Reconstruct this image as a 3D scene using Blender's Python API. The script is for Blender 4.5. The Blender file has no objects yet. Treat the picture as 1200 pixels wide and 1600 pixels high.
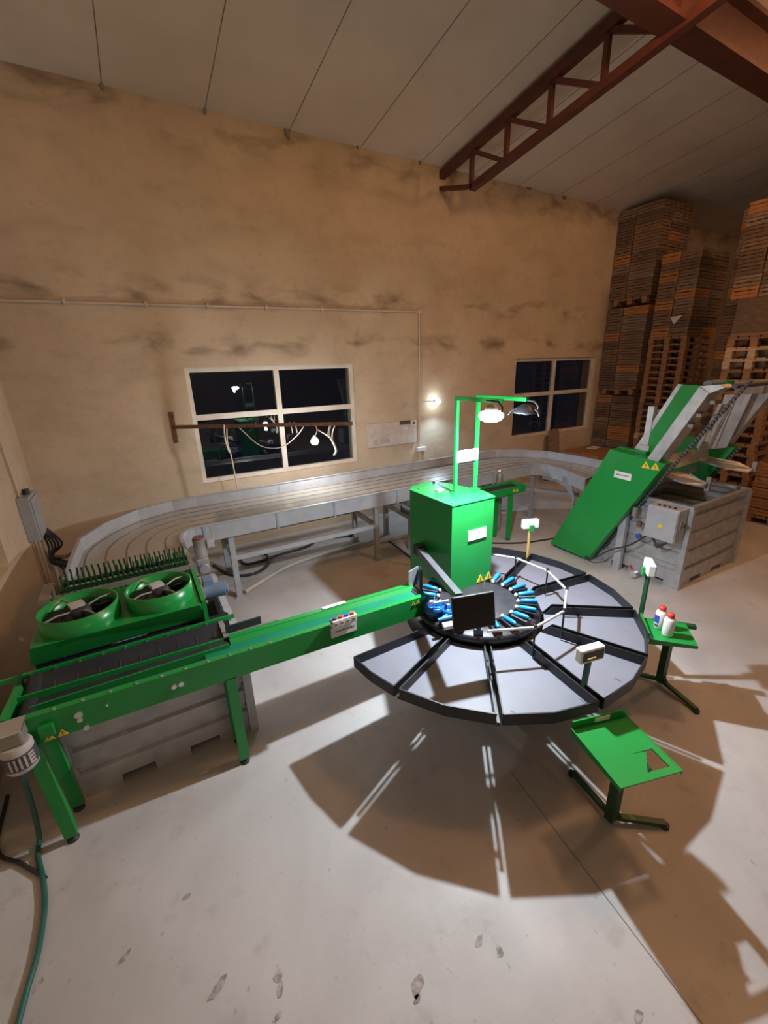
import bpy, bmesh, math, random
from math import sin, cos, pi, radians
from mathutils import Vector, Matrix

S = 1.24          # metres per plan unit; every shape below is laid out in plan units
sc = bpy.context.scene
COL = sc.collection
V = Vector

# ------------------------------------------------------------------ camera
cam_d = bpy.data.cameras.new('camera')
cam = bpy.data.objects.new('camera', cam_d)
COL.objects.link(cam)
cam_d.sensor_fit = 'HORIZONTAL'
cam_d.sensor_width = 36.0
cam_d.lens = 664.96 / 1200 * 36.0
cam_d.clip_start = 0.05
cam_d.clip_end = 100
yaw, pitch, roll = radians(29.568), radians(18.7005), radians(1.7841)
fwd = V((sin(yaw) * cos(pitch), cos(yaw) * cos(pitch), -sin(pitch)))
rgt = V((cos(yaw), -sin(yaw), 0))
dwn = fwd.cross(rgt)
r_ = rgt * cos(roll) + dwn * sin(roll)
d_ = -rgt * sin(roll) + dwn * cos(roll)
rot = Matrix((r_, -d_, -fwd)).transposed()
cam.matrix_world = Matrix.Translation(V((0, 0, 2.3)) * S) @ rot.to_4x4()
sc.camera = cam

# ------------------------------------------------------------------ world, exposure, room lights
w = bpy.data.worlds.new('night')
sc.world = w
w.use_nodes = True
w.node_tree.nodes['Background'].inputs[0].default_value = (0.012, 0.016, 0.03, 1)
w.node_tree.nodes['Background'].inputs[1].default_value = 0.25
sc.view_settings.view_transform = 'Standard'
sc.view_settings.look = 'None'
sc.view_settings.gamma = 1.0
sc.view_settings.use_curve_mapping = False
sc.view_settings.exposure = 0.0

WARM = (1.0, 0.50, 0.215)

def light(name, kind, loc, power, color, size=0.1, rot=None):
    l = bpy.data.lights.new(name, kind)
    l.energy = power
    l.color = color
    if kind == 'AREA':
        l.shape = 'DISK'
        l.size = size
    else:
        l.shadow_soft_size = size
    o = bpy.data.objects.new(name, l)
    o.location = V(loc) * S
    if rot:
        o.rotation_euler = rot
    COL.objects.link(o)
    return o

light('ceiling_lamp_light', 'POINT', (3.35, 1.45, 4.75), 195, WARM, 0.28)
light('hall_lamp_light', 'POINT', (7.2, 1.2, 4.85), 165, WARM, 0.2)
light('far_wall_fill_light', 'POINT', (3.5, -10.0, 5.2), 260, (1.0, .85, .7), 0.4)  # added fill that brightens the far wall mirrored in the window panes
light('rear_fill_light', 'POINT', (-0.4, -1.6, 4.9), 7, WARM, 0.4)  # weak warm fill light added behind the camera

# ------------------------------------------------------------------ materials
def nt(name):
    m = bpy.data.materials.new(name)
    m.use_nodes = True
    t = m.node_tree
    return m, t, t.nodes['Principled BSDF']

def mat(name, c, rough=0.5, metal=0.0, c2=None, scale=6.0, bump=0.0, bscale=40.0, stretch=None, spec=None, trans=0.0, contrast=(0.35, 0.7)):
    m, t, b = nt(name)
    b.inputs['Base Color'].default_value = (*c, 1)
    b.inputs['Roughness'].default_value = rough
    b.inputs['Metallic'].default_value = metal
    if spec is not None:
        b.inputs['Specular IOR Level'].default_value = spec
    if trans:
        b.inputs['Transmission Weight'].default_value = trans
    tc = t.nodes.new('ShaderNodeTexCoord')
    mp = t.nodes.new('ShaderNodeMapping')
    t.links.new(tc.outputs['Object'], mp.inputs['Vector'])
    if stretch:
        mp.inputs['Scale'].default_value = stretch
    if c2:
        n = t.nodes.new('ShaderNodeTexNoise')
        n.inputs['Scale'].default_value = scale
        n.inputs['Detail'].default_value = 6
        t.links.new(mp.outputs['Vector'], n.inputs['Vector'])
        r = t.nodes.new('ShaderNodeValToRGB')
        r.color_ramp.elements[0].position = contrast[0]
        r.color_ramp.elements[1].position = contrast[1]
        r.color_ramp.elements[0].color = (*c, 1)
        r.color_ramp.elements[1].color = (*c2, 1)
        t.links.new(n.outputs['Fac'], r.inputs['Fac'])
        t.links.new(r.outputs['Color'], b.inputs['Base Color'])
    if bump:
        n2 = t.nodes.new('ShaderNodeTexNoise')
        n2.inputs['Scale'].default_value = bscale
        n2.inputs['Detail'].default_value = 4
        t.links.new(mp.outputs['Vector'], n2.inputs['Vector'])
        bp = t.nodes.new('ShaderNodeBump')
        bp.inputs['Strength'].default_value = bump
        bp.inputs['Distance'].default_value = 0.02
        t.links.new(n2.outputs['Fac'], bp.inputs['Height'])
        t.links.new(bp.outputs['Normal'], b.inputs['Normal'])
    return m

def emis(name, c, strength):
    m, t, b = nt(name)
    b.inputs['Base Color'].default_value = (0.9, 0.9, 0.9, 1)
    b.inputs['Emission Color'].default_value = (*c, 1)
    b.inputs['Emission Strength'].default_value = strength
    return m

def stained_wall(name, base, stain, pale):
    m, t, b = nt(name)
    b.inputs['Roughness'].default_value = 0.9
    N = t.nodes.new
    L = t.links.new
    geo = N('ShaderNodeNewGeometry')
    def noise(scale, sx, detail, dist=0.0):
        mp = N('ShaderNodeMapping')
        mp.inputs['Scale'].default_value = sx
        L(geo.outputs['Position'], mp.inputs['Vector'])
        n = N('ShaderNodeTexNoise')
        n.inputs['Scale'].default_value = scale
        n.inputs['Detail'].default_value = detail
        n.inputs['Distortion'].default_value = dist
        L(mp.outputs['Vector'], n.inputs['Vector'])
        return n.outputs['Fac']
    def ramp(f, a, c):
        r = N('ShaderNodeMapRange')
        r.inputs['From Min'].default_value = a
        r.inputs['From Max'].default_value = c
        L(f, r.inputs['Value'])
        return r.outputs['Result']
    def math_(op, a, c):
        q = N('ShaderNodeMath')
        q.operation = op
        for i, x in enumerate((a, c)):
            if isinstance(x, (int, float)):
                q.inputs[i].default_value = x
            else:
                L(x, q.inputs[i])
        return q.outputs[0]
    def mix(f, a, c):
        q = N('ShaderNodeMix')
        q.data_type = 'RGBA'
        for k, x in ((0, f), (6, a), (7, c)):
            if isinstance(x, (int, float)):
                q.inputs[k].default_value = x
            elif isinstance(x, tuple):
                q.inputs[k].default_value = (*x, 1)
            else:
                L(x, q.inputs[k])
        return q.outputs[2]
    sep = N('ShaderNodeSeparateXYZ')
    L(geo.outputs['Position'], sep.inputs[0])
    z = sep.outputs[2]
    cloud = ramp(noise(0.55, (1, 1, 1), 7, 0.3), 0.38, 0.68)
    col = mix(cloud, base, pale)
    streak = ramp(noise(2.4, (0.7, 0.7, 1.5), 10, 0.35), 0.47, 0.72)
    # damp bands along the pours of the wall
    def band(zc, wd):
        d = math_('ABSOLUTE', math_('SUBTRACT', z, zc * S), 0.0)
        return ramp(d, wd * S, 0.02)
    bands = math_('MAXIMUM', math_('MAXIMUM', band(3.19, 0.20), band(2.62, 0.20)), band(4.9, 0.35))
    f = math_('MULTIPLY', streak, math_('ADD', math_('MULTIPLY', bands, 0.75), 0.22))
    col = mix(f, col, stain)
    fine = ramp(noise(9.0, (1, 1, 1), 6), 0.55, 0.85)
    col = mix(math_('MULTIPLY', fine, 0.25), col, stain)
    L(col, b.inputs['Base Color'])
    bp = N('ShaderNodeBump')
    bp.inputs['Strength'].default_value = 0.35
    bp.inputs['Distance'].default_value = 0.02
    L(noise(7.0, (1, 1, 1), 8), bp.inputs['Height'])
    L(bp.outputs['Normal'], b.inputs['Normal'])
    return m

def concrete_floor():
    m, t, b = nt('floor concrete')
    N = t.nodes.new
    L = t.links.new
    geo = N('ShaderNodeNewGeometry')
    def noise(scale, detail, dist=0.0):
        n = N('ShaderNodeTexNoise')
        n.inputs['Scale'].default_value = scale
        n.inputs['Detail'].default_value = detail
        n.inputs['Distortion'].default_value = dist
        L(geo.outputs['Position'], n.inputs['Vector'])
        return n.outputs['Fac']
    def ramp(f, a, c, lo=0.0, hi=1.0):
        r = N('ShaderNodeMapRange')
        r.inputs['From Min'].default_value = a
        r.inputs['From Max'].default_value = c
        r.inputs['To Min'].default_value = lo
        r.inputs['To Max'].default_value = hi
        L(f, r.inputs['Value'])
        return r.outputs['Result']
    def mix(f, a, c):
        q = N('ShaderNodeMix')
        q.data_type = 'RGBA'
        for k, x in ((0, f), (6, a), (7, c)):
            if isinstance(x, (int, float)):
                q.inputs[k].default_value = x
            elif isinstance(x, tuple):
                q.inputs[k].default_value = (*x, 1)
            else:
                L(x, q.inputs[k])
        return q.outputs[2]
    col = mix(ramp(noise(0.9, 8, 0.4), 0.35, 0.68), (0.37, 0.355, 0.348), (0.52, 0.508, 0.50))
    col = mix(ramp(noise(5.0, 8), 0.60, 0.78, 0, 0.55), col, (0.27, 0.24, 0.22))
    col = mix(ramp(noise(22.0, 6), 0.66, 0.74, 0, 0.5), col, (0.20, 0.18, 0.17))
    # rust left on the slab under the tables and beyond the elevator
    for (x, y, r) in ((2.2, 4.05, 0.26), (2.75, 4.45, 0.22), (6.2, 1.2, 0.5)):
        vs = N('ShaderNodeVectorMath')
        vs.operation = 'DISTANCE'
        vs.inputs[1].default_value = (x * S, y * S, 0)
        L(geo.outputs['Position'], vs.inputs[0])
        f = ramp(vs.outputs['Value'], r * S, 0.0, 0, 0.8)
        q = N('ShaderNodeMath')
        q.operation = 'MULTIPLY'
        L(f, q.inputs[0])
        L(ramp(noise(3.5, 6), 0.35, 0.62), q.inputs[1])
        col = mix(q.outputs[0], col, (0.30, 0.16, 0.08))
    L(col, b.inputs['Base Color'])
    L(ramp(noise(2.0, 5), 0.3, 0.7, 0.42, 0.7), b.inputs['Roughness'])
    bp = N('ShaderNodeBump')
    bp.inputs['Strength'].default_value = 0.15
    bp.inputs['Distance'].default_value = 0.01
    L(noise(14.0, 8), bp.inputs['Height'])
    L(bp.outputs['Normal'], b.inputs['Normal'])
    return m

M = {
    'wall': stained_wall('wall plaster', (0.52, 0.415, 0.292), (0.21, 0.15, 0.095), (0.62, 0.50, 0.36)),
    'hall_wall': mat('grey hall wall', (0.36, 0.34, 0.32), 0.9, c2=(0.28, 0.26, 0.25), scale=0.8),
    'ceiling': mat('ceiling panel', (0.70, 0.62, 0.53), 0.6, c2=(0.62, 0.545, 0.46), scale=1.2),
    'seam': mat('ceiling seam', (0.17, 0.145, 0.12), 0.8, c2=(0.3, 0.26, 0.22), scale=3),
    'floor': concrete_floor(),
    'joint': mat('floor joint', (0.20, 0.18, 0.16), 0.9, c2=(0.32, 0.29, 0.27), scale=8),
    'stain': mat('floor stain', (0.22, 0.20, 0.19), 0.8, c2=(0.42, 0.39, 0.375), scale=25, contrast=(0.4,0.6)),
    'frame': mat('window frame', (0.70, 0.64, 0.55), 0.5, c2=(0.58, 0.51, 0.42), scale=4),
    'steel_red': mat('red oxide steel', (0.105, 0.030, 0.020), 0.55, c2=(0.07, 0.022, 0.016), scale=5),
    'green': mat('green paint', (0.013, 0.27, 0.052), 0.28, c2=(0.012, 0.245, 0.047), scale=3, bump=0.03, bscale=120),
    'green_dark': mat('dark green paint', (0.006, 0.065, 0.022), 0.4, c2=(0.007, 0.055, 0.02), scale=5),
    'boom': mat('dark grey boom', (0.085, 0.088, 0.098), 0.45, c2=(0.07, 0.072, 0.08), scale=7),
    'green_belt': mat('green belt', (0.012, 0.22, 0.12), 0.2, c2=(0.012, 0.19, 0.11), scale=5),
    'galv': mat('galvanised steel', (0.56, 0.57, 0.59), 0.42, 0.75, c2=(0.42, 0.43, 0.45), scale=9, bump=0.05, bscale=30),
    'galv_dull': mat('dull galvanised steel', (0.50, 0.505, 0.52), 0.55, 0.35, c2=(0.38, 0.385, 0.40), scale=7, bump=0.08, bscale=12),
    'galv_worn': mat('worn galvanised steel', (0.36, 0.34, 0.31), 0.55, 0.45, c2=(0.24, 0.21, 0.18), scale=6, bump=0.06, bscale=14),
    'grey_paint': mat('light grey paint', (0.37, 0.38, 0.405), 0.42, c2=(0.31, 0.32, 0.34), scale=6),
    'belt': mat('table belt', (0.46, 0.43, 0.375), 0.22, 0.5, c2=(0.42, 0.385, 0.33), scale=1.5),
    'belt_line': mat('belt gap', (0.20, 0.175, 0.13), 0.4, 0.3, c2=(0.15, 0.13, 0.10), scale=5),
    'tray': mat('tray grey enamel', (0.185, 0.19, 0.23), 0.5, c2=(0.17, 0.175, 0.21), scale=8),
    'black': mat('black paint', (0.010, 0.011, 0.016), 0.45, c2=(0.016, 0.017, 0.022), scale=8),
    'rubber': mat('black rubber', (0.020, 0.021, 0.027), 0.55, c2=(0.034, 0.035, 0.042), scale=7),
    'disc': mat('black disc', (0.022, 0.022, 0.028), 0.5, c2=(0.035, 0.035, 0.042), scale=12),
    'blue': mat('blue plastic', (0.010, 0.23, 0.52), 0.3, c2=(0.012, 0.20, 0.46), scale=8),
    'blue_cup': mat('dark blue plastic', (0.008, 0.10, 0.35), 0.22, c2=(0.008, 0.08, 0.3), scale=8),
    'blue_motor': mat('blue grey motor paint', (0.16, 0.22, 0.31), 0.35, c2=(0.13, 0.18, 0.26), scale=8),
    'white': mat('white plastic', (0.78, 0.78, 0.76), 0.4, c2=(0.7, 0.7, 0.68), scale=5),
    'cream': mat('cream motor paint', (0.50, 0.46, 0.43), 0.45, c2=(0.42, 0.38, 0.35), scale=6),
    'red': mat('red plastic', (0.62, 0.05, 0.03), 0.35, c2=(0.55, 0.045, 0.03), scale=6),
    'orange': mat('orange plastic', (0.75, 0.16, 0.03), 0.35, c2=(0.7, 0.14, 0.03), scale=6),
    'yellow': mat('warning yellow', (0.80, 0.58, 0.03), 0.45, c2=(0.75, 0.53, 0.03), scale=6),
    'yellow_post': mat('yellowed varnish', (0.55, 0.38, 0.12), 0.45, c2=(0.45, 0.29, 0.09), scale=9),
    'ink': mat('printed ink', (0.06, 0.06, 0.075), 0.6, c2=(0.09, 0.09, 0.1), scale=9),
    'ink_grey': mat('grey print', (0.25, 0.27, 0.32), 0.6, c2=(0.32, 0.33, 0.38), scale=9),
    'label_blue': mat('label blue', (0.03, 0.07, 0.35), 0.5, c2=(0.04, 0.08, 0.4), scale=9),
    'paper': mat('paper', (0.70, 0.64, 0.58), 0.8, c2=(0.62, 0.55, 0.48), scale=7),
    'board': mat('notice board', (0.60, 0.52, 0.46), 0.7, c2=(0.50, 0.42, 0.36), scale=9),
    'rust': mat('rusty steel', (0.20, 0.10, 0.06), 0.8, c2=(0.11, 0.055, 0.035), scale=14, bump=0.2),
    'conduit': mat('conduit plastic', (0.60, 0.50, 0.40), 0.5, c2=(0.52, 0.42, 0.33), scale=8),
    'cable': mat('black cable', (0.02, 0.02, 0.022), 0.5, c2=(0.035, 0.035, 0.035), scale=9),
    'grey_cable': mat('grey cable', (0.26, 0.24, 0.22), 0.6, c2=(0.32, 0.3, 0.27), scale=9),
    'hose': mat('green hose', (0.02, 0.10, 0.075), 0.35, c2=(0.03, 0.13, 0.1), scale=9),
    'pvc': mat('pale pipe', (0.50, 0.44, 0.38), 0.5, c2=(0.42, 0.36, 0.3), scale=9),
    'screen': mat('dark screen', (0.012, 0.012, 0.015), 0.10, c2=(0.014, 0.014, 0.017), scale=3),
    'chrome': mat('bright steel', (0.75, 0.75, 0.77), 0.25, 0.9, c2=(0.65, 0.65, 0.67), scale=9),
    'rail': mat('white rail', (0.62, 0.61, 0.60), 0.35, 0.3, c2=(0.55, 0.54, 0.53), scale=9),
    'cardboard': mat('cardboard', (0.36, 0.19, 0.10), 0.85, c2=(0.29, 0.15, 0.08), scale=5),
    'water': mat('murky water', (0.035, 0.035, 0.018), 0.06, c2=(0.045, 0.043, 0.022), scale=3),
    'lamp_glow': emis('lamp diffuser', (1.0, 0.97, 0.98), 28.0),
    'bulb_glow': emis('cool bulb', (0.80, 0.92, 1.0), 40.0),
    'bulb_white': emis('white bulb', (1.0, 0.97, 0.93), 40.0),
    'yellow_led': emis('amber digits', (1.0, 0.55, 0.1), 0.5),
}
def wood(name, c, c2):
    return mat(name, c, 0.85, c2=c2, scale=5, stretch=(1.5, 1.5, 6), bump=0.15, bscale=20)
M['wood_a'] = wood('brown crate wood', (0.24, 0.145, 0.085), (0.14, 0.085, 0.052))
M['wood_b'] = wood('dark crate wood', (0.165, 0.105, 0.068), (0.095, 0.062, 0.042))
M['wood_c'] = wood('orange crate wood', (0.43, 0.19, 0.065), (0.33, 0.135, 0.045))
M['wood_d'] = wood('grey crate wood', (0.27, 0.19, 0.14), (0.16, 0.11, 0.08))
M['pallet'] = wood('pallet wood', (0.34, 0.175, 0.085), (0.22, 0.11, 0.055))
M['pallet_pale'] = wood('pale pallet wood', (0.55, 0.40, 0.27), (0.42, 0.28, 0.17))
mg, tg, bg = nt('window glass')
bg.inputs['Base Color'].default_value = (0.85, 0.88, 0.88, 1)
bg.inputs['Roughness'].default_value = 0.0
bg.inputs['Transmission Weight'].default_value = 1.0
bg.inputs['IOR'].default_value = 1.5
M['glass'] = mg

# ------------------------------------------------------------------ mesh builder
BASE = {}
def base_of(o):
    while o is not None:
        if o.name in BASE:
            return BASE[o.name]
        o = o.parent
    return V((0, 0, 0))

class MB:
    def __init__(s):
        s.v = []
        s.f = []
        s.sm = []
    def add(s, vs, fs, smooth=False):
        n = len(s.v)
        s.v += [V(p) for p in vs]
        s.f += [tuple(i + n for i in f) for f in fs]
        s.sm += [smooth] * len(fs)
        return s
    def obox(s, c, ax, ay, az):
        c, ax, ay, az = V(c), V(ax), V(ay), V(az)
        vs = [c + ax * i + ay * j + az * k for k in (-1, 1) for j in (-1, 1) for i in (-1, 1)]
        return s.add(vs, [(0, 2, 3, 1), (4, 5, 7, 6), (0, 1, 5, 4), (2, 6, 7, 3), (0, 4, 6, 2), (1, 3, 7, 5)])
    def box(s, x0, x1, y0, y1, z0, z1):
        return s.obox(((x0 + x1) / 2, (y0 + y1) / 2, (z0 + z1) / 2), (abs(x1 - x0) / 2, 0, 0), (0, abs(y1 - y0) / 2, 0), (0, 0, abs(z1 - z0) / 2))
    def bar(s, p, q, w, h=None, up=(0, 0, 1)):
        p, q = V(p), V(q)
        h = w if h is None else h
        d = (q - p).normalized()
        u = V(up)
        if abs(d.dot(u)) > 0.98:
            u = V((0, 1, 0))
        sd = d.cross(u).normalized()
        u = sd.cross(d)
        return s.obox((p + q) / 2, d * ((q - p).length / 2), sd * (w / 2), u * (h / 2))
    def ring(s, c, d, r, n, ph=0.0):
        d = V(d).normalized()
        a = V((0, 0, 1)) if abs(d.z) < 0.9 else V((1, 0, 0))
        u = d.cross(a).normalized()
        v = d.cross(u)
        return [V(c) + u * (r * cos(2 * pi * i / n + ph)) + v * (r * sin(2 * pi * i / n + ph)) for i in range(n)]
    def loft(s, rings, cap=True, smooth=True):
        n = len(rings[0])
        vs = [p for r in rings for p in r]
        fs = []
        for k in range(len(rings) - 1):
            for i in range(n):
                j = (i + 1) % n
                fs.append((k * n + i, k * n + j, (k + 1) * n + j, (k + 1) * n + i))
        s.add(vs, fs, smooth)
        if cap:
            s.add(rings[0], [tuple(range(n))[::-1]])
            s.add(rings[-1], [tuple(range(n))])
        return s
    def cyl(s, p, q, r, n=16, r2=None):
        d = V(q) - V(p)
        return s.loft([s.ring(p, d, r, n), s.ring(q, d, r if r2 is None else r2, n)])
    def tube(s, pts, r, n=8, closed=False):
        pts = [V(p) for p in pts]
        rings = []
        m = len(pts)
        ref = None
        for i in range(m):
            if closed:
                d = pts[(i + 1) % m] - pts[i - 1]
            else:
                d = pts[min(i + 1, m - 1)] - pts[max(i - 1, 0)]
            d.normalize()
            if ref is None:
                ref = d.cross(V((0, 0, 1)) if abs(d.z) < 0.9 else V((1, 0, 0))).normalized()
            u = (ref - d * ref.dot(d)).normalized()
            ref = u
            v = d.cross(u)
            rings.append([pts[i] + u * (r * cos(2 * pi * k / n)) + v * (r * sin(2 * pi * k / n)) for k in range(n)])
        if closed:
            rings.append(rings[0])
        return s.loft(rings, cap=not closed)
    def lathe(s, c, prof, n=24, axis=(0, 0, 1)):
        axis = V(axis).normalized()
        return s.loft([s.ring(V(c) + axis * z, axis, max(r, 1e-4), n) for r, z in prof])
    def prism(s, pts, ext):
        pts = [V(p) for p in pts]
        e = V(ext)
        n = len(pts)
        return s.add(pts + [p + e for p in pts], [tuple(range(n))[::-1], tuple(range(n, 2 * n))] + [(i, (i + 1) % n, (i + 1) % n + n, i + n) for i in range(n)])
    def mesh(s, name, m, base):
        me = bpy.data.meshes.new(name)
        me.from_pydata([tuple((p - base) * S) for p in s.v], [], s.f)
        me.update()
        bm = bmesh.new()
        bm.from_mesh(me)
        bmesh.ops.recalc_face_normals(bm, faces=bm.faces)
        bm.to_mesh(me)
        bm.free()
        for p, k in zip(me.polygons, s.sm):
            p.use_smooth = k
        me.materials.append(m if not isinstance(m, str) else M[m])
        return me
    def part(s, name, m, parent, bevel=0.0, label=None):
        o = bpy.data.objects.new(name, s.mesh(name, m, base_of(parent)))
        COL.objects.link(o)
        o.parent = parent
        if bevel:
            md = o.modifiers.new('bevel', 'BEVEL')
            md.width = bevel * S
            md.segments = 2
            md.limit_method = 'ANGLE'
        if label:
            o['label'] = label
        return o
    def single(s, name, m, base, label=None, cat=None, group=None, kind=None, bevel=0.0):
        base = V(base)
        o = bpy.data.objects.new(name, s.mesh(name, m, base))
        o.location = base * S
        COL.objects.link(o)
        BASE[o.name] = base
        tag(o, label, cat, group, kind)
        if bevel:
            md = o.modifiers.new('bevel', 'BEVEL')
            md.width = bevel * S
            md.segments = 2
            md.limit_method = 'ANGLE'
        return o

def tag(o, label=None, cat=None, group=None, kind=None):
    for k, x in (('label', label), ('category', cat), ('group', group), ('kind', kind)):
        if x:
            o[k] = x

def thing(name, label, cat, base, group=None):
    o = bpy.data.objects.new(name, None)
    o.empty_display_size = 0.1
    COL.objects.link(o)
    o.location = V(base) * S
    BASE[o.name] = V(base)
    tag(o, label, cat, group)
    return o

def struct(mb, name, m, base=(0, 0, 0)):
    return mb.single(name, m, base, kind='structure')

def curve_pts(pts, n=8):
    """Catmull-Rom through points"""
    P = [V(p) for p in pts]
    P = [P[0] * 2 - P[1]] + P + [P[-1] * 2 - P[-2]]
    out = []
    for i in range(1, len(P) - 2):
        a, b, c, d = P[i - 1], P[i], P[i + 1], P[i + 2]
        for k in range(n):
            t = k / n
            out.append(0.5 * ((2 * b) + (c - a) * t + (2 * a - 5 * b + 4 * c - d) * t * t + (3 * b - a - 3 * c + d) * t ** 3))
    out.append(P[-2])
    return out

def dashes(o0, ux, uz, rows, mb=None):
    """rows of small print: short raised strokes; o0 corner, ux / uz unit vectors of the plate, rows = [(x0,x1,z,height)]"""
    mb = mb or MB()
    o0, ux, uz = V(o0), V(ux), V(uz)
    n = ux.cross(uz)
    rnd = random.Random(5)
    for x0, x1, z, hh in rows:
        x = x0
        while x < x1:
            wd = hh * rnd.uniform(0.5, 0.9)
            mb.obox(o0 + ux * (x + wd / 2) + uz * z, ux * wd / 2, uz * hh / 2 * rnd.uniform(0.7, 1.0), n * 0.0008)
            x += wd + hh * 0.3
    return mb

def warning_pair(parent, c0, ux, uz, size, gap, lab=None):
    """two yellow warning triangles with black marks"""
    ux, uz = V(ux).normalized(), V(uz).normalized()
    n = ux.cross(uz).normalized()
    for k in range(2):
        c = V(c0) + ux * (gap * k)
        h = size * 0.87
        t = MB().prism([c - ux * size / 2, c + ux * size / 2, c + uz * h], n * 0.003)
        w_ = t.part('warning_sticker', 'yellow', parent, label='yellow warning triangle')
        e = MB().obox(c + uz * h * 0.45 + n * 0.0035, ux * size * 0.045, uz * h * 0.17, n * 0.0008)
        e.obox(c + uz * h * 0.17 + n * 0.0035, ux * size * 0.045, uz * h * 0.05, n * 0.0008)
        b = 0.05
        e.part('warning_mark', 'ink', w_)

rnd = random.Random(11)

# ================================================================== SETTING
Y0 = 5.865      # back wall face
ZC = 4.98       # ceiling height at the back wall
SL = 0.135      # ceiling rise towards the camera
XL = -1.10      # left wall face
def zc(y):
    return ZC + SL * (Y0 - y)

struct(MB().box(-1.5, 18.4, -13.9, 6.3, -0.2, 0), 'floor', 'floor')
W1 = (0.63, 2.90, 0.93, 2.37)     # window 1 opening x0 x1 z0 z1
W2 = (6.18, 8.47, 0.93, 2.39)
bw = MB()
y1 = Y0 + 0.30
bw.box(-1.4, W1[0], Y0, y1, -0.05, 5.25)
bw.box(W1[0], W1[1], Y0, y1, -0.05, W1[2])
bw.box(W1[0], W1[1], Y0, y1, W1[3], 5.25)
bw.box(W1[1], W2[0], Y0, y1, -0.05, 5.25)
bw.box(W2[0], W2[1], Y0, y1, -0.05, W2[2])
bw.box(W2[0], W2[1], Y0, y1, W2[3], 5.25)
bw.box(W2[1], 18.3, Y0, y1, -0.05, 5.25)
struct(bw, 'wall_back', 'wall')
lw = MB()
LW = (2.75, 4.28, 0.86, 2.2)      # shallow window niche in the left wall: y0 y1 z0 z1
lw.box(XL - 0.3, XL, -13.6, LW[0], -0.05, 7.7)
lw.box(XL - 0.3, XL, LW[0], LW[1], -0.05, LW[2])
lw.box(XL - 0.3, XL, LW[0], LW[1], LW[3], 6.7)
lw.box(XL - 0.3, XL, LW[1], Y0 + 0.05, -0.05, 5.6)
lw.box(XL - 0.3, XL - 0.16, LW[0], LW[1], LW[2], LW[3])
struct(lw, 'wall_left', 'wall')
struct(MB().box(18.0, 18.3, -13.6, Y0 + .3, -0.05, 7.8), 'wall_right', 'hall_wall')
struct(MB().box(-1.4, 18.3, -13.9, -13.6, -0.05, 8.0), 'wall_front', 'hall_wall')
def slab(m, x0, x1, ya, yb, z0, z1):
    return m.prism([(x0, ya, zc(ya) + z0), (x0, yb, zc(yb) + z0), (x0, yb, zc(yb) + z1), (x0, ya, zc(ya) + z1)], (x1 - x0, 0, 0))
struct(slab(MB(), -1.4, 18.3, -13.9, 6.2, 0, 0.12), 'ceiling', 'ceiling')
sm = MB()
for x in [0.33 + 0.94 * k for k in range(-1, 19)]:
    slab(sm, x - 0.004, x + 0.004, -13.5, Y0 - 0.01, -0.003, 0.001)
struct(sm, 'trim_1', 'seam')
# patched corner where the ceiling panels meet the back wall: dark crumbling foam in places
fo = MB()
for (x, wd, dz) in ((2.18, 0.07, 0.10), (0.33, 0.03, 0.05), (1.27, 0.03, 0.05), (3.1, 0.03, 0.03), (6.2, 0.12, 0.03), (7.05, 0.10, 0.05), (4.06, 0.03, 0.04)):
    fo.prism([(x - wd / 2, Y0, ZC), (x + wd / 2, Y0, ZC), (x + wd * 0.2, Y0, ZC - dz), (x - wd * 0.3, Y0, ZC - dz * 0.7)], (0, -0.025, 0))
struct(fo, 'trim_2', 'seam')
# floor joint lines
fj = MB()
def flat_line(m, a, b, wd=0.004):
    a, b = V((*a, 0.0015)), V((*b, 0.0015))
    m.bar(a, b, wd, 0.002)
flat_line(fj, (1.55, 1.3), (1.36, 0.05))
flat_line(fj, (2.35, 4.35), (2.62, 3.9), 0.004)
struct(fj, 'trim_3', 'joint')
# scuffs and oily footprints worn into the slab
fs = MB()
def blot(x, y, r, sq=1.0, a=0.0, n=11):
    pts = []
    for i in range(n):
        rr = r * rnd.uniform(0.65, 1.1)
        u, v_ = rr * cos(2 * pi * i / n), rr * sq * sin(2 * pi * i / n)
        pts.append((x + u * cos(a) - v_ * sin(a), y + u * sin(a) + v_ * cos(a), 0.0012))
    fs.add(pts, [tuple(range(n))])
for (x, y, r, q, a) in ((-0.13, 1.22, 0.055, 0.3, 0.5), (0.09, 1.13, 0.022, 1, 0), (0.08, 1.09, 0.03, 0.5, 1.1), (0.055, 1.02, 0.016, 0.7, 0.4), (0.03, 1.01, 0.012, 0.7, 0.4),
                        (-0.06, 1.0, 0.02, 0.4, 1.2), (-0.045, 0.985, 0.014, 0.5, 1.2), (-0.035, 0.965, 0.018, 0.5, 1.3), (-0.02, 0.96, 0.014, 0.5, 0.9),
                        (0.55, 0.82, 0.04, 0.6, 0.7), (0.53, 0.79, 0.02, 0.6, 0.2), (0.85, 0.80, 0.03, 0.5, 0.4), (0.90, 0.73, 0.025, 0.7, 1.0),
                        (-0.45, 1.52, 0.035, 0.4, 0.6), (-0.75, 1.6, 0.03, 0.4, 0.9), (-0.2, 1.62, 0.02, 0.6, 0.2), (1.2, 0.33, 0.03, 0.5, 0.3)):
    blot(x, y, r, q, a)
struct(fs, 'trim_4', 'stain')

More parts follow.
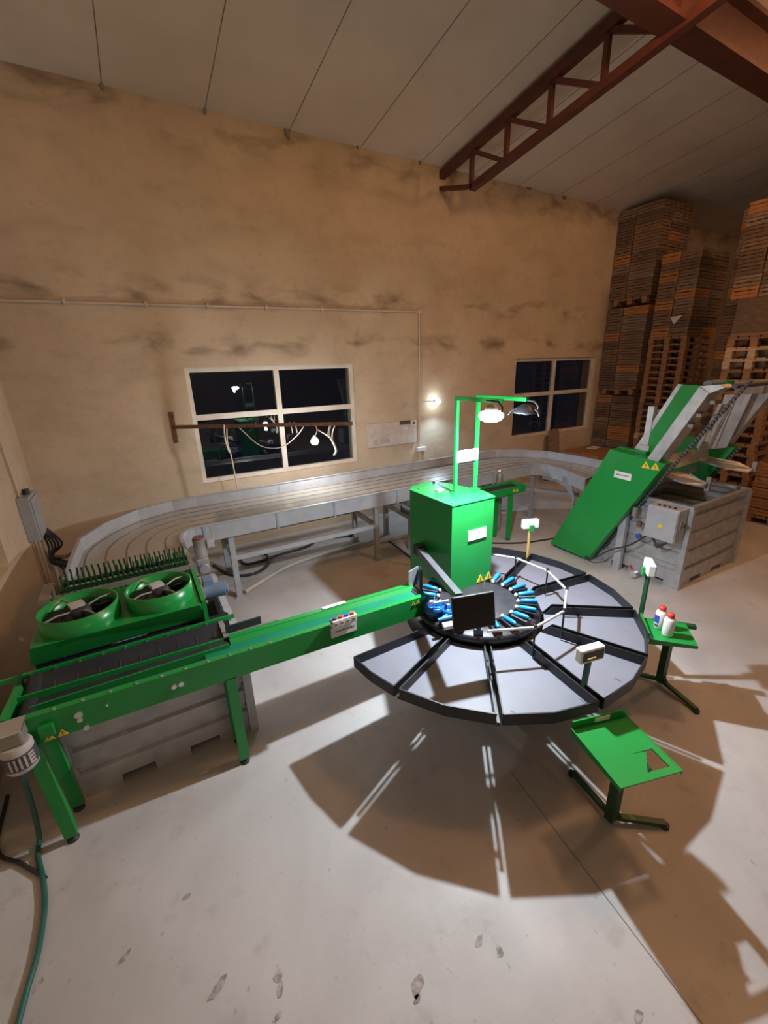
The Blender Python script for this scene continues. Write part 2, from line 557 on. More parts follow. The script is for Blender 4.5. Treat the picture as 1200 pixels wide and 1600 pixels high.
# ---- windows: white frame with four panes, night outside
def window(name, o, mx, mz):
    x0, x1, z0, z1 = o
    fr = MB()
    ya, yb = Y0 + 0.05, Y0 + 0.11
    e = 0.055
    fr.box(x0, x1, ya, yb, z0, z0 + e)
    fr.box(x0, x1, ya, yb, z1 - e, z1)
    fr.box(x0, x0 + e, ya, yb, z0 + e, z1 - e)
    fr.box(x1 - e, x1, ya, yb, z0 + e, z1 - e)
    fr.box(mx - 0.035, mx + 0.035, ya - 0.004, yb + 0.004, z0 + e, z1 - e)
    fr.box(x0 + e, mx - 0.035, ya, yb, mz - 0.035, mz + 0.035)
    fr.box(mx + 0.035, x1 - e, ya, yb, mz - 0.035, mz + 0.035)
    wo = struct(fr, name, 'frame', (mx, Y0 + 0.1, z0))
    for (a, b, c, d) in ((x0, mx, z0, mz), (mx, x1, z0, mz), (x0, mx, mz, z1), (mx, x1, mz, z1)):
        MB().box(a + 0.03, b - 0.03, Y0 + 0.078, Y0 + 0.084, c + 0.03, d - 0.03).part('window_pane', 'glass', wo)
    return wo
window('window_1', W1, 1.76, 1.77)
window('window_2', W2, 7.28, 1.73)
# plank wedged in the night side is left out; the outside stays open to the dark

# ---- roof steel
tr = thing('roof_truss', 'dark red steel lattice truss running from the back wall under the ceiling', 'roof truss', (4.45, Y0, 4.75))
XT = 4.45
def up(y):
    return zc(y) - 0.10
def lo(y):
    return 4.53 + 0.135 * (5.17 - y)
MB().bar((XT, Y0 + 0.02, up(Y0)), (XT, 1.6, up(1.6)), 0.09, 0.10).part('upper_chord', 'steel_red', tr)
MB().bar((XT, 5.2, lo(5.2)), (XT, 1.6, lo(1.6)), 0.09, 0.08).part('lower_chord', 'steel_red', tr)
MB().bar((XT, Y0 + 0.01, 4.72), (XT, 5.17, lo(5.17)), 0.09, 0.05).part('end_strut', 'steel_red', tr)
ys = [5.22, 4.60, 3.98, 3.36, 2.72, 2.08]
for i, y in enumerate(ys):
    MB().bar((XT, y, lo(y) + 0.02), (XT, y, up(y) - 0.03), 0.05, 0.05).part('lattice_post', 'steel_red', tr)
    if i + 1 < len(ys):
        yn = ys[i + 1]
        MB().bar((XT, y - 0.02, up(y) - 0.04), (XT, yn + 0.05, lo(yn) + 0.03), 0.05, 0.05).part('lattice_diagonal', 'steel_red', tr)
rb = MB()
rb.box(2.2, 17.9, 2.62, 2.84, 4.86, 4.90).box(2.2, 17.9, 2.62, 2.84, 5.22, 5.26).box(2.2, 17.9, 2.715, 2.745, 4.9, 5.22)
rb.single('roof_beam', 'steel_red', (7.7, 2.73, 4.86), 'heavy red oxide roof beam crossing the lattice truss at top right', 'beam')

# ---- back wall fittings
cd = thing('cable_conduit', 'pale plastic conduit running along the back wall and down beside the notice board', 'conduit', (4.04, Y0, 0.98))
MB().tube([(-1.08, 5.845, 3.035), (4.04, 5.845, 3.09)], 0.014).part('horizontal_run', 'conduit', cd)
MB().tube([(4.04, 5.845, 3.08), (4.04, 5.845, 1.02)], 0.012).part('vertical_drop', 'conduit', cd)
MB().box(4.005, 4.075, 5.815, 5.865, 3.055, 3.125).part('junction_box', 'conduit', cd, 0.005)
for x in (-0.4, 0.35, 1.0, 1.7, 2.45, 3.3):
    MB().box(x - 0.012, x + 0.012, 5.825, 5.865, 3.035 + 0.0107 * (x + 1.08) - 0.025, 3.035 + 0.0107 * (x + 1.08) + 0.025).part('pipe_clip', 'conduit', cd)
sk = thing('wall_socket', 'white double socket at the foot of the wall conduit with two hanging leads', 'socket', (4.05, Y0, 0.97))
MB().box(3.98, 4.15, 5.80, 5.865, 0.96, 1.03).part('socket_body', 'white', sk, 0.008)
MB().tube(curve_pts([(4.02, 5.82, 0.96), (4.0, 5.81, 0.85), (4.03, 5.82, 0.7)]), 0.008, 6).part('lead', 'conduit', sk)
MB().tube(curve_pts([(4.10, 5.82, 0.96), (4.12, 5.81, 0.83), (4.09, 5.82, 0.7)]), 0.008, 6).part('lead', 'conduit', sk)

nb = thing('notice_board', 'stained cream board with sketches fixed to the back wall between the windows', 'board', (3.5, Y0, 1.12))
MB().box(3.06, 3.97, 5.835, 5.862, 1.12, 1.49).part('panel', 'board', nb, 0.004)
MB().box(3.65, 3.85, 5.829, 5.835, 1.43, 1.49).part('dark_strip', 'ink', nb)
MB().box(3.865, 3.965, 5.827, 5.835, 1.395, 1.485).part('paper_square', 'paper', nb)
MB().box(3.895, 3.93, 5.824, 5.827, 1.42, 1.46).part('square_mark', 'ink', nb)
sk_ = MB()
for (x, z, r) in ((3.20, 1.20, 0.035), (3.34, 1.22, 0.04), (3.42, 1.20, 0.03)):
    sk_.tube([(x + r * cos(a * pi / 6), 5.833, z + r * sin(a * pi / 6)) for a in range(12)], 0.003, 5, True)
    sk_.tube([(x + r * .5 * cos(a * pi / 4), 5.833, z + r * .5 * sin(a * pi / 4)) for a in range(8)], 0.002, 5, True)
sk_.bar((3.34, 5.833, 1.27), (3.42, 5.833, 1.33), 0.003).bar((3.37, 5.833, 1.26), (3.45, 5.833, 1.31), 0.003)
sk_.part('pencil_sketch', 'ink_grey', nb)
MB().box(3.70, 3.80, 5.832, 5.835, 1.345, 1.395).part('red_stamp', 'paper', nb)

wb = thing('wall_bulb', 'glowing bluish white bulb on a short arm from the wall conduit', 'bulb', (4.04, Y0, 1.76))
MB().tube([(4.04, 5.84, 1.765), (4.27, 5.74, 1.765)], 0.008).part('bracket_arm', 'white', wb)
MB().cyl((4.25, 5.745, 1.765), (4.285, 5.735, 1.765), 0.022).part('bulb_holder', 'white', wb)
MB().lathe((4.315, 5.73, 1.755), [(0.0, -0.045), (0.025, -0.04), (0.042, -0.02), (0.045, 0.0), (0.04, 0.025), (0.022, 0.042), (0, 0.045)], 16).part('glass_bulb', 'bulb_glow', wb)
lb = light('wall_bulb_light', 'SPOT', (4.32, 5.70, 1.70), 75, (0.50, 0.76, 1.0), 0.03, (radians(-38), 0, 0))
lb.data.spot_size = radians(158)
lb.data.spot_blend = 0.7

# rusty bar with hanging cables and a bulb, out from the wall in front of window 1
bar_ = thing('rusty_bar', 'rusty horizontal bar on a wall bracket crossing in front of the left window', 'bar', (0.41, Y0, 1.69))
ba, bb = V((0.41, 5.84, 1.69)), V((2.22, 4.60, 1.69))
MB().bar(ba, bb, 0.035, 0.04).part('bar', 'rust', bar_)
MB().bar((0.40, 5.855, 1.50), (0.40, 5.855, 1.87), 0.05, 0.02, (0, 1, 0)).part('bracket_plate', 'rust', bar_)
def onbar(t):
    return ba.lerp(bb, t)
hb = thing('hanging_bulb', 'glowing white bulb hanging from the rusty bar in front of the left window', 'bulb', (1.83, 4.86, 1.49))
pb = V((1.83, 4.86, 1.49))
MB().tube(curve_pts([onbar(0.80) + V((0, 0, -0.02)), pb + V((0.03, -0.02, 0.12)), pb + V((0, 0, 0.05))]), 0.006, 6).part('wire', 'conduit', hb)
MB().cyl(pb + V((0, 0, 0.03)), pb + V((0, 0, 0.07)), 0.018).part('bulb_holder', 'white', hb)
MB().lathe(pb, [(0.0, -0.045), (0.025, -0.04), (0.043, -0.02), (0.046, 0.0), (0.036, 0.025), (0.02, 0.04)], 16).part('glass_bulb', 'bulb_white', hb)
light('hanging_bulb_light', 'POINT', pb + V((0, 0, -0.075)), 62, (0.96, 0.97, 1.0), 0.03)
hc = thing('hanging_cables', 'pale twisted cables looped over the rusty bar in front of the left window', 'cable', tuple(onbar(0.5)))
def drop(pts, r=0.006):
    MB().tube(curve_pts(pts), r, 6).part('cable_strand', 'conduit', hc)
p = onbar(0.30)
drop([p + V((0, 0, 0.0)), p + V((-0.02, 0, -0.2)), p + V((0.0, 0, -0.35)), p + V((0.02, 0, -0.75)), p + V((0.02, 0, -0.86))], 0.008)
drop([p + V((-.03, 0, 0.02)), p + V((-0.04, 0, -0.15)), p + V((-0.02, 0, -0.3)), p + V((0, 0, -0.32))], 0.01)
a, b = onbar(0.36), onbar(0.74)
drop([a, a.lerp(b, .3) + V((0, 0, -.24)), a.lerp(b, .6) + V((0, 0, -.27)), a.lerp(b, .85) + V((0, 0, -.14)), b])
p = onbar(0.88)
drop([p, p + V((-.03, 0, -.12)), p + V((.01, 0, -.2)), p + V((.05, 0, -.32)), p + V((.02, 0, -.38))], 0.012)
drop([p + V((.05, -.04, 0)), p + V((.02, 0, -.1)), p + V((.01, 0, -.2))], 0.007)
drop([p + V((-.14, .1, -.06)), p + V((-.05, 0, -.13)), p + V((.01, 0, -.2))], 0.007)
for t in (0.655, 0.68):
    p = onbar(t)
    drop([p + V((0, 0, .03)), p + V((.015, -.01, -.04)), p + V((.02, -.015, -.1))], 0.008)

# ---- left wall fittings
eb = thing('switch_box', 'grey electrical switch box mounted on the left wall near the corner', 'switch box', (XL, 5.15, 0.8))
MB().box(XL, XL + 0.10, 5.03, 5.36, 0.80, 1.24).part('box_body', 'grey_paint', eb, 0.008)
MB().box(XL + 0.10, XL + 0.112, 5.05, 5.34, 0.83, 1.21).part('box_door', 'grey_paint', eb, 0.004)
MB().box(XL, XL + 0.06, 5.37, 5.56, 0.82, 1.20).part('breaker_panel', 'ink', eb)
MB().cyl((XL + 0.06, 5.2, 1.24), (XL + 0.06, 5.2, 1.29), 0.03).part('cable_gland', 'cable', eb)
lp = thing('wall_pipes', 'two thin pipes running down the left wall below the switch box', 'pipes', (XL, 5.2, 0))
MB().tube([(XL + 0.03, 5.12, 0.80), (XL + 0.03, 5.12, 0.0)], 0.014).part('pipe', 'conduit', lp)
MB().tube([(XL + 0.03, 5.24, 0.80), (XL + 0.03, 5.24, 0.0)], 0.018).part('pipe', 'conduit', lp)
MB().tube([(XL + 0.02, 5.0, 2.4), (XL + 0.02, 5.12, 1.24)], 0.01).part('pipe', 'conduit', lp)
cb = thing('corner_cables', 'tangle of dark cables hanging in the left corner under the switch box', 'cable', (XL, 5.5, 0))
for k in range(5):
    o_ = 0.03 * k
    MB().tube(curve_pts([(XL + 0.03, 5.42 + o_, 0.84), (XL + 0.05 + o_, 5.5, 0.6), (XL + 0.04, 5.46 + o_ * 1.5, 0.42), (XL + 0.1 + o_, 5.6, 0.25), (XL + 0.06, 5.5 + o_, 0.0)]), 0.011, 6).part('cable_strand', 'cable', cb)
MB().tube(curve_pts([(XL + 0.05, 5.55, 0.45), (XL + 0.15, 5.6, 0.40), (XL + 0.27, 5.62, 0.42), (XL + 0.32, 5.6, 0.3), (XL + 0.3, 5.6, 0.02)]), 0.02, 8).part('bent_pipe', 'rust', cb)

# ================================================================== SORTING TABLE (U-shaped grey table along the back wall)
tb = thing('sorting_table', 'long grey U-shaped sorting conveyor table along the back wall', 'table', (2.7, 4.7, 0))
inner = [(.17, 3.42), (.17, 3.8), (.17, 4.08), (.19, 4.18), (.24, 4.25), (.31, 4.28), (.45, 4.28), (1.9, 4.28), (3.3, 4.28), (4.7, 4.28), (4.95, 4.28), (5.06, 4.22), (5.09, 4.08), (5.02, 3.72), (4.84, 3.3)]
outer = [(-.62, 3.42), (-.62, 3.85), (-.60, 4.30), (-.42, 4.67), (-.14, 4.96), (.2, 5.1), (.45, 5.12), (1.9, 5.12), (3.3, 5.12), (4.6, 5.12), (5.0, 5.06), (5.34, 4.82), (5.55, 4.5), (5.6, 4.05), (5.56, 3.5)]
ZB = 0.862
def strip(za, zb2, fa, fb, n=2):
    pass
top = MB()
vs = []
for (i, o) in zip(inner, outer):
    vs += [(*i, ZB), (*o, ZB), (*i, ZB - 0.03), (*o, ZB - 0.03)]
fs_ = []
for k in range(len(inner) - 1):
    a = 4 * k
    fs_ += [(a, a + 1, a + 5, a + 4), (a + 2, a + 6, a + 7, a + 3)]
top.add(vs, fs_)
top.part('belt_deck', 'belt', tb)
# gaps between the belt lanes
for fr_ in (0.17, 0.36, 0.55, 0.74, 0.93):
    g = MB()
    pts = curve_pts([(i[0] + (o[0] - i[0]) * fr_, i[1] + (o[1] - i[1]) * fr_, ZB + 0.001) for i, o in zip(inner, outer)], 5)
    for a, b in zip(pts[:-1], pts[1:]):
        g.bar(a, b + (b - a) * 0.04, 0.012, 0.004)
    g.part('lane_strip', 'belt_line', tb)
# outer guard in straight segments, inner skirt
def wallseg(a, b, z0, z1, th, name, m):
    a, b = V((*a, 0)), V((*b, 0))
    d = (b - a).normalized()
    nrm = V((-d.y, d.x, 0))
    q = MB().obox((a + b) / 2 + V((0, 0, (z0 + z1) / 2)), d * ((b - a).length / 2 - 0.002), nrm * th / 2, V((0, 0, (z1 - z0) / 2)))
    q.bar(V((a.x, a.y, z1)), V((b.x, b.y, z1)), th * 2.2, 0.008)
    return q.part(name, m, tb)
ob = outer[:7] + [(1.4, 5.12), (2.4, 5.12), (3.4, 5.12), (4.6, 5.12)] + outer[10:]
for a, b in zip(ob[:-1], ob[1:]):
    wallseg(a, b, ZB - 0.16, 0.975, 0.012, 'guard_panel', 'grey_paint')
ib = inner[:7] + [(1.12, 4.28), (1.78, 4.28), (2.62, 4.28), (3.4, 4.28), (4.2, 4.28)] + inner[10:]
for a, b in zip(ib[:-1], ib[1:]):
    wallseg(a, b, 0.72, 0.888, 0.014, 'skirt_panel', 'grey_paint')
for x in (0.39, 1.12, 1.78, 2.62, 3.4, 4.2):
    MB().box(x - 0.012, x + 0.012, 4.262, 4.276, 0.70, 0.885).part('joint_strap', 'ink_grey', tb)
def leg(x, y, z=0.72):
    l = MB().box(x - 0.028, x + 0.028, y - 0.028, y + 0.028, 0.012, z)
    l.box(x - 0.045, x + 0.045, y - 0.045, y + 0.045, 0.0, 0.012)
    l.part('leg', 'grey_paint', tb)
for x, y in ((.635, 4.35), (.66, 5.05), (2.34, 4.33), (2.38, 5.03), (2.85, 4.33), (2.88, 5.03), (5.12, 4.36), (4.9, 4.95), (5.5, 3.6), (-.55, 3.55), (.12, 3.5), (-0.35, 4.6)):
    leg(x, y)
for a, b in (((.635, 4.35), (2.34, 4.33)), ((.66, 5.05), (2.38, 5.03)), ((2.38, 5.03), (2.34, 4.33)), ((2.88, 5.03), (2.85, 4.33)), ((2.88, 5.03), (4.9, 4.95)), ((.66, 5.05), (.635, 4.35)), ((5.12, 4.36), (5.5, 3.6)), ((5.12, 4.36), (4.9, 4.95))):
    MB().bar((*a, 0.455), (*b, 0.455), 0.04, 0.05).part('stretcher', 'grey_paint', tb)
# curved blue-grey side chute under the right bend
sc_ = MB()
prof = [(5.12, 4.18, .80), (5.10, 3.95, .82), (5.02, 3.7, .80), (4.97, 3.55, .70), (4.95, 3.48, .55)]
vs = []
for x, y, z in prof:
    vs += [(x - .02, y, z), (x - .02, y, z - .14), (x, y, z), (x, y, z - .14)]
fs_ = []
for k in range(len(prof) - 1):
    a = 4 * k
    fs_ += [(a, a + 1, a + 5, a + 4), (a + 2, a + 6, a + 7, a + 3), (a, a + 4, a + 6, a + 2), (a + 1, a + 3, a + 7, a + 5)]
sc_.add(vs, fs_).part('curved_apron', 'galv', tb)
# gear motor hung at the inner left corner
gm = MB().cyl((.285, 3.72, .80), (.285, 3.72, .97), 0.052, 18)
gmo = gm.part('gear_motor', 'galv_worn', tb)
MB().cyl((.285, 3.72, .965), (.285, 3.72, .985), 0.045, 18).part('fan_cover', 'rust', gmo)
MB().box(.34, .40, 3.68, 3.76, .88, .95).part('terminal_box', 'grey_paint', gmo, 0.006)
MB().box(.235, .335, 3.67, 3.77, .66, .80).part('gearbox', 'galv_worn', gmo, 0.012)
MB().cyl((.285, 3.66, .72), (.285, 3.62, .72), 0.04, 16).part('gearbox_flange', 'galv', gmo)

# ---- things on the floor under the table
MB().tube(curve_pts([(.70, 4.36, .03), (1.2, 4.67, .03), (1.58, 4.79, .03), (2.17, 4.84, .03), (2.68, 4.76, .03), (3.09, 4.74, .03), (3.9, 4.8, .03)]), 0.022, 8).single('floor_pipe', 'pvc', (2.2, 4.7, 0), 'pale pipe lying on the floor along the sorting table legs', 'pipe')
MB().tube(curve_pts([(2.76, 4.76, .01), (2.73, 4.34, .01), (2.68, 3.96, .01), (2.52, 3.75, .01), (2.28, 3.53, .01), (2.22, 3.2, .01)]), 0.011, 6).single('floor_cable', 'cable', (2.6, 4, 0), 'thin dark cable curving over the floor behind the green cabinet', 'cable')
MB().tube(curve_pts([(.52, 5.3, .014), (.66, 4.9, .014), (.9, 4.78, .014), (1.12, 4.95, .02), (1.15, 5.2, .05), (1.0, 5.42, .03), (.86, 5.35, .014), (.9, 5.05, .03), (1.3, 5.15, .014), (1.7, 5.2, .014), (1.95, 5.35, .014), (2.2, 5.3, .014), (2.5, 5.2, .014)]), 0.018, 8).single('coiled_hose', 'cable', (1.2, 5.1, 0), 'black hose lying in loops on the floor under the left end of the sorting table', 'hose')
MB().tube(curve_pts([(3.5, 4.2, .01), (4.1, 3.75, .01), (4.5, 3.6, .01), (4.9, 3.55, .01), (5.3, 3.7, .01)]), 0.012, 6).single('floor_lead', 'cable', (4.4, 3.7, 0), 'dark cable on the floor in front of the small green conveyor', 'cable')

# ---- small green belt conveyor behind the cabinet
gc = thing('small_conveyor', 'small green belt conveyor standing behind the green cabinet by the sorting table', 'conveyor', (3.5, 4.0, 0))
tl = lambda x: 0.765 + (x - 2.6) * -0.004
b_ = MB()
b_.box(2.62, 4.38, 3.86, 3.88, 0.66, 0.755).box(2.62, 4.38, 4.10, 4.12, 0.66, 0.755)
b_.prism([(2.66, 3.88, .66), (2.66, 4.10, .66), (2.66, 4.05, .62), (2.66, 3.93, .62)], (1.6, 0, 0))
b_.part('frame', 'green', gc)
MB().box(2.66, 4.36, 3.882, 4.098, 0.70, 0.725).part('belt', 'rubber', gc)
MB().cyl((2.62, 3.87, 0.705), (2.62, 4.11, 0.705), 0.062, 20).part('end_roller', 'rubber', gc)
MB().box(4.38, 4.40, 3.86, 4.12, 0.66, 0.76).part('end_plate', 'green', gc)
for x, y in ((4.16, 3.89), (4.10, 4.09), (2.8, 3.89), (2.8, 4.09)):
    MB().box(x - .03, x + .03, y - .02, y + .02, .02, .66).part('leg', 'green', gc)
    MB().cyl((x, y, 0), (x, y, .02), .03, 12).part('foot', 'rubber', gc)
warning_pair(gc, (4.18, 3.858, 0.69), (1, 0, 0), (0, 0, 1), 0.05, 0.055)
warning_pair(gc, (2.70, 3.858, 0.68), (1, 0, 0), (0, 0, 1), 0.05, 0.055)
fl_ = thing('steel_flask', 'small steel canister standing at the back end of the small green conveyor', 'canister', (4.3, 4.25, 0))
MB().lathe((4.3, 4.25, 0), [(.05, 0), (.05, .78), (.045, .83), (.02, .87)], 16).part('canister_body', 'galv_worn', fl_)
MB().lathe((4.3, 4.25, .87), [(.028, 0), (.028, .03), (.015, .04)], 12).part('cap', 'chrome', fl_)

# ================================================================== FAN DRYER AND PIN ROLLERS
fd = thing('fan_dryer', 'green drying unit with two round fans on top and spiked rollers behind', 'dryer', (-.28, 2.95, 0))
xA, xB = -.715, .15
hz = 0.93
bx = MB()
bx.add([(xA, 2.64, hz), (xB, 2.62, hz), (xB, 3.18, hz), (xA, 3.18, hz), (xA - .03, 2.68, .80), (xB + .01, 2.68, .80), (xB + .01, 3.18, .80), (xA - .03, 3.18, .80)],
       [(0, 1, 2, 3), (4, 7, 6, 5), (0, 4, 5, 1), (1, 5, 6, 2), (2, 6, 7, 3), (3, 7, 4, 0)])
bx.part('housing', 'green', fd, 0.006)
MB().box(xB + .005, xB + .03, 2.64, 3.2, .795, hz + .012).part('side_flange', 'green', fd)
for k in range(7):
    y = 2.69 + .075 * k
    MB().cyl((xB + .03, y, hz - .03), (xB + .045, y, hz - .03), .013, 8).part('bolt', 'chrome', fd)
MB().box(-.08, .05, 2.655, 2.66, .87, .882).part('warning_sticker', 'orange', fd)
for (cx, cy, r) in ((-.487, 2.83, .203), (-.062, 2.84, .193)):
    n = 40
    rg = MB()
    def circ(rr, z):
        return [V((cx + rr * cos(2 * pi * i / n), cy + rr * sin(2 * pi * i / n), z)) for i in range(n)]
    rg.loft([circ(r, hz), circ(r, 1.03), circ(r - .010, 1.03), circ(r - .012, hz + .002)], cap=False)
    fan = rg.part('fan_shroud', 'green', fd)
    MB().lathe((cx, cy, hz + .003), [(r - .013, 0), (r - .013, .006)], n).part('fan_well', 'black', fan)
    fb = MB()
    for k in range(5):
        a0 = 2 * pi * k / 5 + .3
        u = V((cos(a0), sin(a0), 0)); t_ = V((-sin(a0), cos(a0), 0))
        pts = []
        for (ra, wd, tw) in ((.04, .03, .03), (.11, .055, .022), (r - .03, .06, .015)):
            c = V((cx, cy, hz + .045)) + u * ra + t_ * (ra * .25)
            pts.append((c - t_ * wd + V((0, 0, tw)), c + t_ * wd - V((0, 0, tw))))
        vs = [q for p2 in pts for q in p2] + [q + V((0, 0, .004)) for p2 in pts for q in p2]
        fb.add(vs, [(0, 2, 3, 1), (2, 4, 5, 3), (6, 7, 9, 8), (8, 9, 11, 10), (0, 1, 7, 6), (4, 10, 11, 5), (0, 6, 8, 2), (2, 8, 10, 4), (1, 3, 9, 7), (3, 5, 11, 9)], True)
    fb.part('fan_blades', 'black', fan)
    MB().lathe((cx, cy, hz + .02), [(.06, 0), (.06, .05), (.045, .065), (.0, .066)], 20).part('motor_hub', 'rubber', fan)
    MB().obox((cx - .012, cy + .02, hz + .093), (.035, .012, 0), (-.01, .028, 0), (0, 0, .012)).part('junction_box', 'cream', fan)
    gd = MB()
    for k in range(4):
        a0 = pi / 2 * k + .55
        gd.tube([(cx + .05 * cos(a0), cy + .05 * sin(a0), hz + .075), (cx + .12 * cos(a0), cy + .12 * sin(a0), hz + .088), (cx + (r - .012) * cos(a0), cy + (r - .012) * sin(a0), hz + .08)], .006, 6)
    gd.part('guard_struts', 'galv_worn', fan)
# spiked rollers
for j, (yy, zz, ln) in enumerate(((3.25, .965, .105), (3.36, .965, .10), (3.20, .905, .06))):
    pr_ = MB().cyl((xA + .08, yy, zz), (xB + .005, yy, zz), .016, 10)
    for k in range(24):
        x = xA + .10 + .0322 * k + (.016 if j == 1 else 0)
        pr_.cyl((x, yy, zz), (x + rnd.uniform(-.006, .006), yy + rnd.uniform(-.01, .01), zz + ln), .0062, 6)
        pr_.cyl((x, yy, zz), (x + .008, yy - .045, zz + .035), .0055, 6)
        pr_.cyl((x, yy, zz), (x + .002, yy - .04, zz - .04), .0055, 6)
    pr_.part('spiked_roller', 'green_dark' if j < 2 else 'green_dark', fd)
MB().bar((xA + .06, 3.195, .945), (xB + .02, 3.195, .955), .025, .03).part('roller_guard', 'galv_worn', fd)
MB().box(xA - .03, xA + .03, 3.18, 3.45, .74, .96).part('roller_bearing_plate', 'galv_worn', fd)
MB().box(xB + .005, xB + .035, 3.18, 3.45, .74, .97).part('roller_bearing_plate', 'galv_worn', fd)
bm_ = MB().cyl((.19, 2.93, .86), (.34, 2.90, .86), .052, 20).cyl((.34, 2.90, .86), (.355, 2.897, .86), .036, 20)
bmo = bm_.part('drive_motor', 'blue_motor', fd)
MB().box(.20, .27, 2.90, 2.99, .90, .955).part('terminal_box', 'blue_motor', bmo, 0.006)
MB().cyl((.262, 3.0, .92), (.262, 3.06, .915), .014, 10).part('cable_gland', 'rust', bmo)
MB().box(.165, .19, 2.78, 3.02, .76, .93).part('motor_bracket', 'galv', bmo)
for x, y in ((xA, 2.74), (xB - .03, 2.74), (xA, 3.4), (xB - .03, 3.4)):
    MB().box(x - .02, x + .02, y - .02, y + .02, 0.0, .80).part('leg', 'green', fd)

# ---- galvanised bins
def corr_bin(name, label, x0, x1, y0, y1, zt, m, feet_axis='x', rim=None):
    t = thing(name, label, 'bin', ((x0 + x1) / 2, (y0 + y1) / 2, 0))
    zb = 0.06
    nz = 4
    prof = []
    hgt = zt - 0.035 - zb
    for k in range(nz):
        a = zb + hgt * k / nz
        st = hgt / nz
        prof += [(0.0, a), (0.0, a + st * .62), (-.022, a + st * .70), (-.022, a + st * .92)]
    prof += [(0.0, zt - .035)]
    def wallp(p0, p1, nrm):
        p0, p1, nrm = V(p0), V(p1), V(nrm)
        vs = []
        for (o, z) in prof:
            for q in (p0, p1):
                vs.append(q + nrm * o + V((0, 0, z)))
        k = len(prof)
        for (o, z) in prof:
            for q in (p0, p1):
                vs.append(q + nrm * (o - .012) + V((0, 0, z)))
        fs = []
        for i in range(k - 1):
            fs.append((2 * i, 2 * i + 1, 2 * i + 3, 2 * i + 2))
            fs.append((2 * k + 2 * i, 2 * k + 2 * i + 2, 2 * k + 2 * i + 3, 2 * k + 2 * i + 1))
            fs.append((2 * i, 2 * i + 2, 2 * k + 2 * i + 2, 2 * k + 2 * i))
            fs.append((2 * i + 1, 2 * k + 2 * i + 1, 2 * k + 2 * i + 3, 2 * i + 3))
        return MB().add(vs, fs)
    wallp((x0, y0, 0), (x1, y0, 0), (0, -1, 0)).part('side_wall', m, t)
    wallp((x0, y1, 0), (x1, y1, 0), (0, 1, 0)).part('side_wall', m, t)
    wallp((x0, y0, 0), (x0, y1, 0), (-1, 0, 0)).part('side_wall', m, t)
    wallp((x1, y0, 0), (x1, y1, 0), (1, 0, 0)).part('side_wall', m, t)
    MB().box(x0 + .01, x1 - .01, y0 + .01, y1 - .01, zb, zb + .02).part('bottom', m, t)
    for (cx_, cy_) in ((x0, y0), (x1, y0), (x0, y1), (x1, y1)):
        MB().box(cx_ - .026, cx_ + .026, cy_ - .026, cy_ + .026, .001, zt - .03).part('corner_post', m, t)
    r_m = MB()
    r_m.box(x0 - .015, x1 + .015, y0 - .015, y0 + .03, zt - .035, zt).box(x0 - .015, x1 + .015, y1 - .03, y1 + .015, zt - .035, zt)
    r_m.box(x0 - .015, x0 + .03, y0 + .03, y1 - .03, zt - .035, zt).box(x1 - .03, x1 + .015, y0 + .03, y1 - .03, zt - .035, zt)
    r_m.part('top_rim', m, t)
    for (a, b) in ((0, .22), (.40, .60), (.78, 1.0)):
        for (c, d) in ((0, .16), (.40, .60), (.84, 1.0)):
            MB().box(x0 + (x1 - x0) * a, x0 + (x1 - x0) * b, y0 + (y1 - y0) * c, y0 + (y1 - y0) * d, 0, zb).part('base_foot', m, t)
    return t
corr_bin('steel_bin', 'ribbed galvanised bin standing under the green dryer and belt conveyor', -.67, .32, 2.45, 3.40, .76, 'galv_dull')
rbn = corr_bin('steel_bin', 'large ribbed galvanised bin standing in the bin tipper, holding dark water', 4.60, 5.80, 1.935, 2.80, .91, 'galv')
MB().box(4.625, 5.775, 1.96, 2.775, .70, .735).single('bin_water', 'water', (5.2, 2.4, .7), 'dark murky water filling the bin in the tipper', 'water', kind='stuff')

# ================================================================== BELT CONVEYOR
bc = thing('belt_conveyor', 'long green belt conveyor on legs feeding the round table from the left', 'conveyor', (.4, 2.3, 0))
def zt(x):
    return 0.808 - (x + .75) * 0.027
xa, xb = -.775, 1.575
def xz_prism(m, y0, y1, zlo, zhi, x0=xa, x1=xb):
    return m.prism([(x0, y0, zt(x0) + zlo), (x1, y0, zt(x1) + zlo), (x1, y0, zt(x1) + zhi), (x0, y0, zt(x0) + zhi)], (0, y1 - y0, 0))
xz_prism(MB(), 2.195, 2.205, -.145, 0).part('side_panel', 'green', bc)
xz_prism(MB(), 2.40, 2.41, -.145, 0).part('side_panel', 'green', bc)
fl2 = MB()
xz_prism(fl2, 2.195, 2.232, 0, .008)
fl2.part('top_flange', 'green', bc)
fl3 = MB()
xz_prism(fl3, 2.375, 2.415, 0, .008, .25, xb)
fl3.part('top_flange', 'green', bc)
